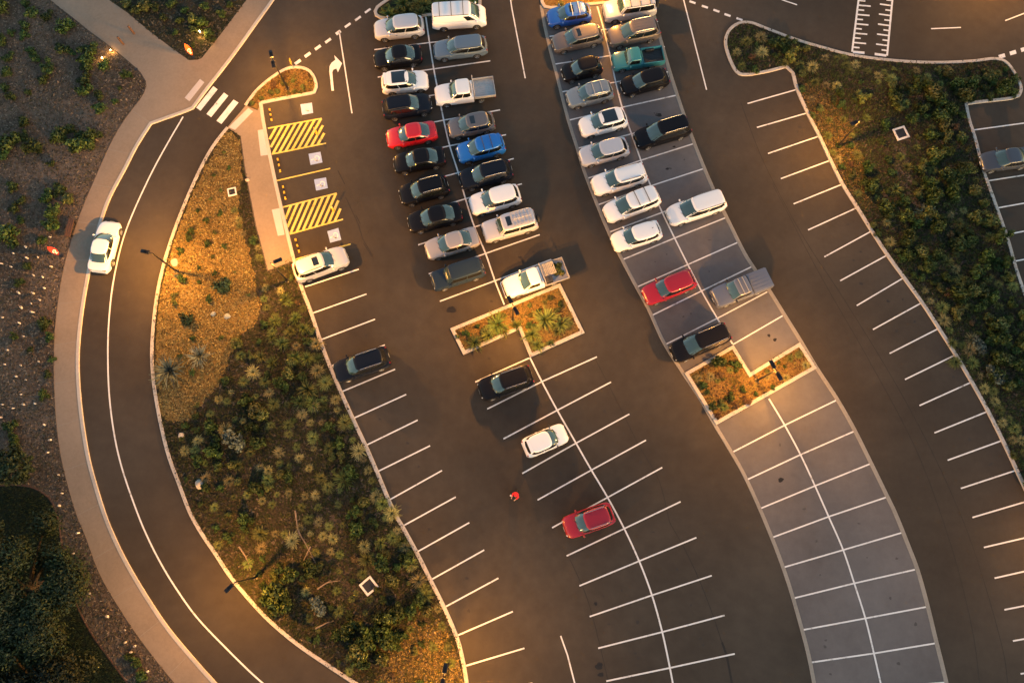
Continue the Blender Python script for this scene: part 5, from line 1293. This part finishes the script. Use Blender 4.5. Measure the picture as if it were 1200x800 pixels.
# -- right planting bed
t2 = [(864, 60), (875, 48), (870, 76), (892, 43), (893, 60), (938, 75), (952, 78), (967, 67), (981, 68), (990, 66), (992, 75), (1003, 75), (997, 83), (1018, 81), (1037, 83), (1075, 82), (1030, 88), (968, 99), (981, 100), (1030, 95), (1045, 92), (1087, 90), (1110, 80), (1103, 97), (952, 115), (972, 140),
      (971, 158), (977, 178), (983, 186), (1006, 226), (1040, 260), (1044, 283), (1125, 261), (1130, 246), (1115, 251), (1121, 315), (1127, 329), (1092, 352), (1105, 360), (1107, 375), (1085, 340), (1121, 424), (1141, 425), (1140, 398), (1137, 410), (1155, 455), (1167, 470), (1172, 480), (1184, 490), (1190, 502), (1198, 515), (1150, 440), (1130, 405), (1165, 458), (1200, 530), (1205, 545), (1176, 495), (1188, 515)]
GR = "pale grass tussocks in the right planting bed"; LR = "{} pale green tussock"
taken = list(t2) + PITS + [(1052, 166), (1060, 156)]
for p in t2: put("grass_tussock", TUSS, p, rnd.choice((.7, .8, .9, 1.0, 1.25)), LR, GR)
tb_ = list(taken)
for p in scatter(bed2_px, 75, 15, tb_, rnd, 9, dens=lambda x, y: .15 if 985 < x < 1070 and 120 < y < 235 else (1 if x > 1040 or y > 260 else .5)): put("bush", SHR + OLV + SHR, p, rnd.uniform(1.1, 1.9), "{} leafy green bush", "leafy bushes in the right planting bed", zs=rnd.uniform(1.1, 1.5))
for p in scatter(bed2_px, 66, 13, taken, rnd, 5, dens=lambda x, y: .45 if 1000 < x < 1060 and 130 < y < 230 else 1): put("grass_tussock", TUSS[1::2] + TUSS[3:] + GREEN[1:2], p, rnd.uniform(.6, 1.1), LR, GR)
for p, d in (((1127, 286), 1.9), ((1151, 341), 1.7), ((908, 50), 1.5), ((921, 52), 1.9), ((1113, 85), 1.5), ((1085, 100), 1.5), ((1140, 95), 1.7), ((1160, 92), 1.5), ((1120, 105), 1.4), ((1190, 92), 1.1), ((1135, 112), 1.4), ((1105, 140), 1.6), ((1110, 160), 1.5), ((1090, 115), 1.2), ((1070, 105), 1.4), ((1045, 100), 1.2), ((1125, 200), 1.5), ((1120, 215), 1.6), ((1135, 330), 1.4), ((1170, 380), 1.5), ((1160, 400), 1.2), ((1180, 420), 1.4), ((1100, 230), 1.2), ((1095, 190), 1.2), ((1060, 235), 1.3), ((1000, 205), 1.0)):
    put("shrub", SHR + OLV, p, d, "{} dense dark green shrub", "dark shrubs in the right planting bed")
for p in scatter(bed2_px, 120, 9, taken, rnd, 5, dens=lambda x, y: .35 if 985 < x < 1060 and 120 < y < 240 else 1): put("low_shrub", SHR + OLV + RUST[:1] + SHR, p, rnd.uniform(.55, 1.15), "{} low dark shrub", "low shrubs in the right planting bed")  # low shrubs again, filling gaps between the bushes
put("blue_grey_shrub", BLS, (1163, 439), 1.8, "round blue grey shrub close to the kerb of the right row of bays", None); put("blue_grey_shrub", BLS, (1146, 405), 1.7, "blue grey shrub above the other one near the kerb of the right row", None); put("grey_strappy_plant", GREY, (1085, 249), 1.3, "silvery strappy plant in the middle of the right planting bed", None)
# -- the slope left of the footpath
for p, d in (((5, 10), 2.0), ((28, 4), 1.1), ((38, 16), 1.4), ((56, 20), 1.3), ((78, 31), 1.7), ((29, 30), 1.2), ((27, 41), 1.0), ((12, 38), .8), ((4, 49), 1.3), ((10, 68), 1.2), ((36, 59), 1.0), ((43, 69), 1.2), ((8, 83), 1.1), ((4, 102), 1.1), ((14, 113), 1.1), ((31, 108), .8), ((57, 80), 1.6), ((51, 94), 1.1), ((72, 59), 1.5), ((85, 62), .8), ((106, 60), 2.0), ((104, 70), 1.6), ((123, 79), 1.5), ((149, 87), 1.1),
             ((103, 78), 1.2), ((100, 94), 1.4), ((100, 108), 1.5), ((117, 112), 1.0), ((119, 126), 1.4), ((139, 102), .5), ((135, 118), .7), ((30, 143), 1.3), ((72, 158), 1.9), ((82, 150), 1.2), ((10, 170), 2.6), ((42, 173), 1.8), ((95, 170), 2.2), ((108, 160), 1.6), ((86, 172), 1.5), ((60, 192), .9), ((28, 160), 1.2), ((2, 182), 1.6),
             ((70, 222), 1.3), ((56, 232), 1.4), ((80, 231), 1.3), ((63, 248), 1.4), ((63, 263), 1.9), ((26, 236), 1.0), ((15, 218), 1.1), ((10, 275), 2.3), ((50, 282), 1.0), ((25, 258), .8), ((30, 312), .9), ((23, 330), 1.0), ((17, 244), 1.0), ((50, 378), 1.3), ((58, 395), 1.0), ((17, 394), .9), ((35, 408), .6), ((60, 421), .7), ((56, 438), .8), ((50, 462), 1.0), ((12, 500), 1.4), ((18, 515), 1.3), ((160, 776), 1.0), ((165, 790), 1.1), ((150, 770), .8)):
    put("shrub", SHR + (OLV[:1] if p[1] > 180 and d > 1.2 else SHR), p, d * 1.1, "{} dark green shrub", "shrubs on the slope left of the footpath", .085)
for p, d in (((160, 12), 1.3), ((172, 5), 1.6), ((182, 10), 1.2), ((210, 24), 1.0), ((200, 6), 1.3), ((228, 24), 1.5), ((235, 27), 1.5), ((228, 34), 1.2), ((243, 38), 1.2), ((249, 46), .9), ((260, 17), 1.2), ((226, 53), .7), ((190, 20), 1.0), ((150, 4), 1.2), ((216, 12), 1.0), ((240, 8), 1.1), ((270, 5), .9), ((205, 38), .8)):
    put("shrub", SHR + OLV[:1], p, d, "{} shrub", "shrubs in the mulch wedge", .087)
print("individual plants", sum(1 for o in bpy.data.objects if o.get("category") == "plant"))

# -- trees at the lower left
def tree(px, crown_r, height, label, nl, seed, cols, size, z=.085):
    g = random.Random(seed); p = at(*px, z); root = empty("tree", p); tag(root, label, "tree")
    q = MB(); tops = []
    q.tube([(0, 0, -.1), (.05, .03, height * .22), (.12, -.05, height * .45), (.05, .1, height * .75)], [.24 * crown_r / 3, .19 * crown_r / 3, .14 * crown_r / 3, .05], 9)
    for k in range(9):
        a = 2 * math.pi * k / 9 + g.uniform(-.3, .3); z0 = height * g.uniform(.2, .5); rr_ = crown_r * g.uniform(.55, .85); z1 = z0 + height * g.uniform(.1, .35)
        e = Vector((rr_ * math.cos(a), rr_ * math.sin(a), z1)); q.tube([(.06, 0, z0), e * .5 + Vector((0, 0, z0 * .55)), e], [.11 * crown_r / 3, .07 * crown_r / 3, .02], 6); tops.append(e)
    q.build("trunk", M['bark'], root)
    cs, rs = [], []
    for k in range(46):
        a = g.uniform(0, 6.28); d = crown_r * .86 * math.sqrt(g.random()); hh = height * (.45 + .42 * math.sqrt(max(0, 1 - (d / crown_r) ** 2)) * g.uniform(.75, 1.1))
        cs.append((d * math.cos(a), d * math.sin(a), hh)); rs.append(crown_r * g.uniform(.18, .30))
    for e in tops: cs.append(tuple(e)); rs.append(crown_r * .22)
    for k in range(6): cs.append((crown_r * .22 * math.cos(k), crown_r * .22 * math.sin(k * 2.3), height * g.uniform(.80, .92))); rs.append(crown_r * .26)
    V, F, C = leaves(cs, rs, nl, size, cols, seed, .75, .35, .4)
    link_mesh("crown", raw_mesh("crown", V, F, M['leaf'], C), root)
    # twigs of darker, hanging leaves inside the crown
    return root
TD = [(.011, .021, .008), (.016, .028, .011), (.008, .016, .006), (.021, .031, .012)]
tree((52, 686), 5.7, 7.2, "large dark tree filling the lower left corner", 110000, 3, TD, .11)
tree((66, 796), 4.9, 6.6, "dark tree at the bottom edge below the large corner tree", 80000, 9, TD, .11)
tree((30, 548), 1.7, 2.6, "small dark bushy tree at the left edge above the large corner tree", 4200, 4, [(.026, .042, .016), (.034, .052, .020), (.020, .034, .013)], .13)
turf = spline([(-60, 575), (20, 568), (52, 578), (66, 598), (74, 640), (84, 690), (104, 735), (132, 775), (158, 812), (180, 860)], 8) + [(-60, 880)]
turf_o = struct(sheet("shade_tinted_turf", wpts(turf), .092, M['turf_shade_tint'], skirt=.1))  # the shadow between tree and path edging is in this sheet's colour
strip_mb(wpts(turf[:-1]), .12, .0, .13).build("turf_edging", M['timber'], turf_o)

# -- stuff: bark chips and litter, low ground cover
def in_poly(polys, n, holes=(), frame=(-40, 1240, -40, 840)):
    X, Y = [], []; got = 0
    P = np.array(polys); lo = np.maximum(P.min(0), (frame[0], frame[2])); hi = np.minimum(P.max(0), (frame[1], frame[3]))
    while got < n:
        x = rng.uniform(lo[0], hi[0], n); y = rng.uniform(lo[1], hi[1], n); k = inside(polys, x, y)
        for h in holes: k &= ~inside(h, x, y)
        X.append(x[k]); Y.append(y[k]); got += k.sum()
    return np.concatenate(X)[:n], np.concatenate(Y)[:n]
def to_world(X, Y):
    x = X - 600; y = 400 - Y
    D = np.outer(x, np.array(c_right)) + np.outer(y, np.array(c_up)) + np.array(_Fw) * F_PX
    k = -CAM_H / D[:, 2]; return D[:, 0] * k, D[:, 1] * k
def litter(name, poly, n, z, cols, smin, smax, holes=(), label=None):
    X, Y = in_poly(poly, n, holes); x, y = to_world(X, Y); a = rng.uniform(0, math.pi, n); s = rng.uniform(smin, smax, n) / 2; w = s * rng.uniform(.15, .5, n)
    t1_, t2_ = rng.normal(0, .25, n), rng.normal(0, .25, n); zc = z + rng.uniform(.01, .05, n)
    ca, sa = np.cos(a), np.sin(a); V = np.empty((n, 4, 3))
    for i, (u, v) in enumerate(((-1, -1), (1, -1), (1, 1), (-1, 1))):
        V[:, i, 0] = x + u * s * ca - v * w * sa; V[:, i, 1] = y + u * s * sa + v * w * ca; V[:, i, 2] = zc + u * s * t1_ + v * w * t2_
    C = np.array(cols)[rng.integers(0, len(cols), n)] * rng.uniform(.6, 1.3, (n, 1))
    o = link_mesh(name, raw_mesh(name, V.reshape(-1, 3), np.arange(n * 4).reshape(-1, 4), M['litter'], np.repeat(C, 4, 0)))
    tag(o, label, "mulch", None, "stuff")
def tufts(name, poly, n, z, cols, h, holes=(), label=None, dens=None):
    X, Y = in_poly(poly, n, holes)
    # clumped: pull points towards random centres
    k = max(1, n // 40); ci = rng.integers(0, n, k); c = rng.integers(0, k, n); f = rng.uniform(0, .9, n)
    near = rng.integers(0, k, (n, 12)); d = (X[ci][near] - X[:, None]) ** 2 + (Y[ci][near] - Y[:, None]) ** 2; b = near[np.arange(n), d.argmin(1)]
    dd = np.sqrt(d.min(1)); pull = np.where(dd < 60, f * .8, 0); Xn = X + (X[ci][b] - X) * pull; Yn = Y + (Y[ci][b] - Y) * pull
    ok = inside(poly, Xn, Yn); X = np.where(ok, Xn, X); Y = np.where(ok, Yn, Y)
    x, y = to_world(X, Y); nb = 4; N = n * nb
    x = np.repeat(x, nb) + rng.normal(0, .03, N); y = np.repeat(y, nb) + rng.normal(0, .03, N); a = rng.uniform(0, 6.28, N); L = h * rng.uniform(.5, 1.2, N); le = rng.uniform(.4, 1.3, N); w = .022
    V = np.empty((N, 3, 3)); ca, sa = np.cos(a), np.sin(a)
    V[:, 0] = np.stack([x - sa * w, y + ca * w, np.full(N, z)], 1); V[:, 1] = np.stack([x + sa * w, y - ca * w, np.full(N, z)], 1); V[:, 2] = np.stack([x + ca * L * np.sin(le), y + sa * L * np.sin(le), z + L * np.cos(le)], 1)
    cc = np.array(cols)[rng.integers(0, len(cols), k)][b] * rng.uniform(.7, 1.2, (n, 1)); C = np.repeat(np.repeat(cc, nb, 0), 3, 0)
    o = link_mesh(name, raw_mesh(name, V.reshape(-1, 3), np.arange(N * 3).reshape(-1, 3), M['litter'], C)); tag(o, label, "ground cover", None, "stuff")
BR = [(.040, .030, .019), (.062, .047, .031), (.024, .019, .012), (.085, .066, .047), (.030, .030, .012)]
GRY = [(.12, .087, .062), (.145, .107, .077), (.075, .054, .039), (.165, .126, .094), (.045, .033, .023), (.095, .067, .048)]
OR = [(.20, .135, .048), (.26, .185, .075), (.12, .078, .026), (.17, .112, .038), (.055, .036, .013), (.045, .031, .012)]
pits_px = [[(1043, 150), (1060, 145), (1068, 163), (1050, 168)], [(417, 685), (434, 671), (447, 687), (431, 701)], [(263, 221), (277, 218), (281, 228), (267, 233)]]
litter("bark_litter", land, 40000, .085, GRY, .06, .22, [turf], "grey bark litter spread over the slope left of the footpath")
litter("bark_litter", wedge, 5000, .087, BR, .08, .30, (), "brown bark litter in the wedge between the two footpaths")
litter("bark_litter", bed1_px, 22000, .06, BR, .08, .32, [chips, pits_px[1]], "brown litter between the plants of the left planting bed")
litter("bark_litter", chips, 17000, .068, OR, .05, .19, [pits_px[2]], "orange woodchip pieces beside the curved drive")
litter("bark_litter", bed2_px, 30000, .06, BR, .08, .32, [pits_px[0]], "brown litter between the plants of the right planting bed")
for poly, lb in ((isl1, "woodchip on the kerbed island beside the loaded white ute"), (isl2, "woodchip on the kerbed island in the pale block"), (isl_tip, "woodchip on the small lamp island beside the turn arrow")):
    litter("bark_litter", poly, 1800, .06, OR, .06, .22, (), lb)
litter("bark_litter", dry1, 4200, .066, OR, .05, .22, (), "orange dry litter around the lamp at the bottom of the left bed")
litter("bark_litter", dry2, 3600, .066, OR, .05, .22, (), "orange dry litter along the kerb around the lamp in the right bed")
for i, (pts, lb) in enumerate((([(346, 598), (350, 622), (360, 640), (374, 668)], "long bare branch lying between tussocks above the large white framed pit"), ([(364, 640), (356, 656)], "short bare branch lying beside the long one"), ([(372, 690), (384, 682), (398, 680)], "pale branch lying left of the large white framed pit"), ([(370, 736), (382, 730), (391, 727)], "pale branch lying near the lower drive kerb"), ([(560 / 2, 640), (288, 652), (294, 668)], "branch lying near the lamp over the lower drive"))):
    q = MB(); P_ = wpts(spline(pts, 5), .12); q.tube([p + Vector((0, 0, .03 * math.sin(k_ * 1.7))) for k_, p in enumerate(P_)], [.07 - .045 * k_ / len(P_) for k_ in range(len(P_))], 7)
    for k_ in range(2, len(P_) - 1, 3): q.tube([P_[k_], P_[k_] + Vector((.25 * (-1) ** k_, .18, .08))], [.03, .01], 5)
    tag(q.build("fallen_branch", M['bark_pale']), lb, "branch")
DRYG = [(.060, .075, .020), (.040, .060, .014), (.095, .088, .030), (.028, .046, .010), (.052, .042, .018), (.024, .040, .009)]
tufts("low_grass", bed1_px, 15000, .06, DRYG, .26, [chips, pits_px[1]], "short green and straw grass filling the left planting bed")
tufts("low_grass", bed2_px, 17000, .06, DRYG[:2] + DRYG[3:], .26, [pits_px[0]], "short green and brown grass filling the right planting bed")
tufts("low_grass", turf, 12000, .092, [(.014, .022, .008), (.020, .028, .010), (.010, .016, .006)], .20, (), "grass coloured shade-dark under the trees at the lower left")  # blades darkened in colour to match the shaded turf
tufts("low_grass", chips, 1800, .07, [(.30, .22, .10), (.14, .12, .05), (.10, .10, .04)], .18, [pits_px[2]], "dry grass blades among the orange woodchip")
tufts("low_grass", land, 5000, .085, [(.05, .055, .025), (.09, .075, .04)], .18, [turf], "thin weeds on the slope left of the footpath")
for poly, lb in ((isl1, "dry grass on the kerbed island beside the loaded white ute"), (isl2, "dry grass on the kerbed island in the pale block"), (isl_tip, "dry grass on the small lamp island beside the turn arrow")):
    tufts("low_grass", poly, 420, .06, [(.16, .13, .04), (.09, .085, .025), (.05, .04, .018)], .24, (), lb)
# a heap of green cuttings on the loaded ute
Vh, Fh, Ch = leaves([(0, 0, .10), (.25, .3, .10), (-.2, -.3, .12), (.2, -.4, .08), (-.2, .4, .08), (.1, 0, .2)], [.30, .26, .28, .24, .26, .22], 1500, .09, OL + DK + [(.16, .12, .03)], 99, .6, .4)
o = link_mesh("green_cuttings", raw_mesh("green_cuttings", Vh, Fh, M['leaf'], Ch)); o.location = on_tray(ute_x0 + .62, -.1, .865); o.rotation_euler = (0, 0, hdg); tag(o, "heap of green garden cuttings at the back of the loaded white ute", "garden cuttings")
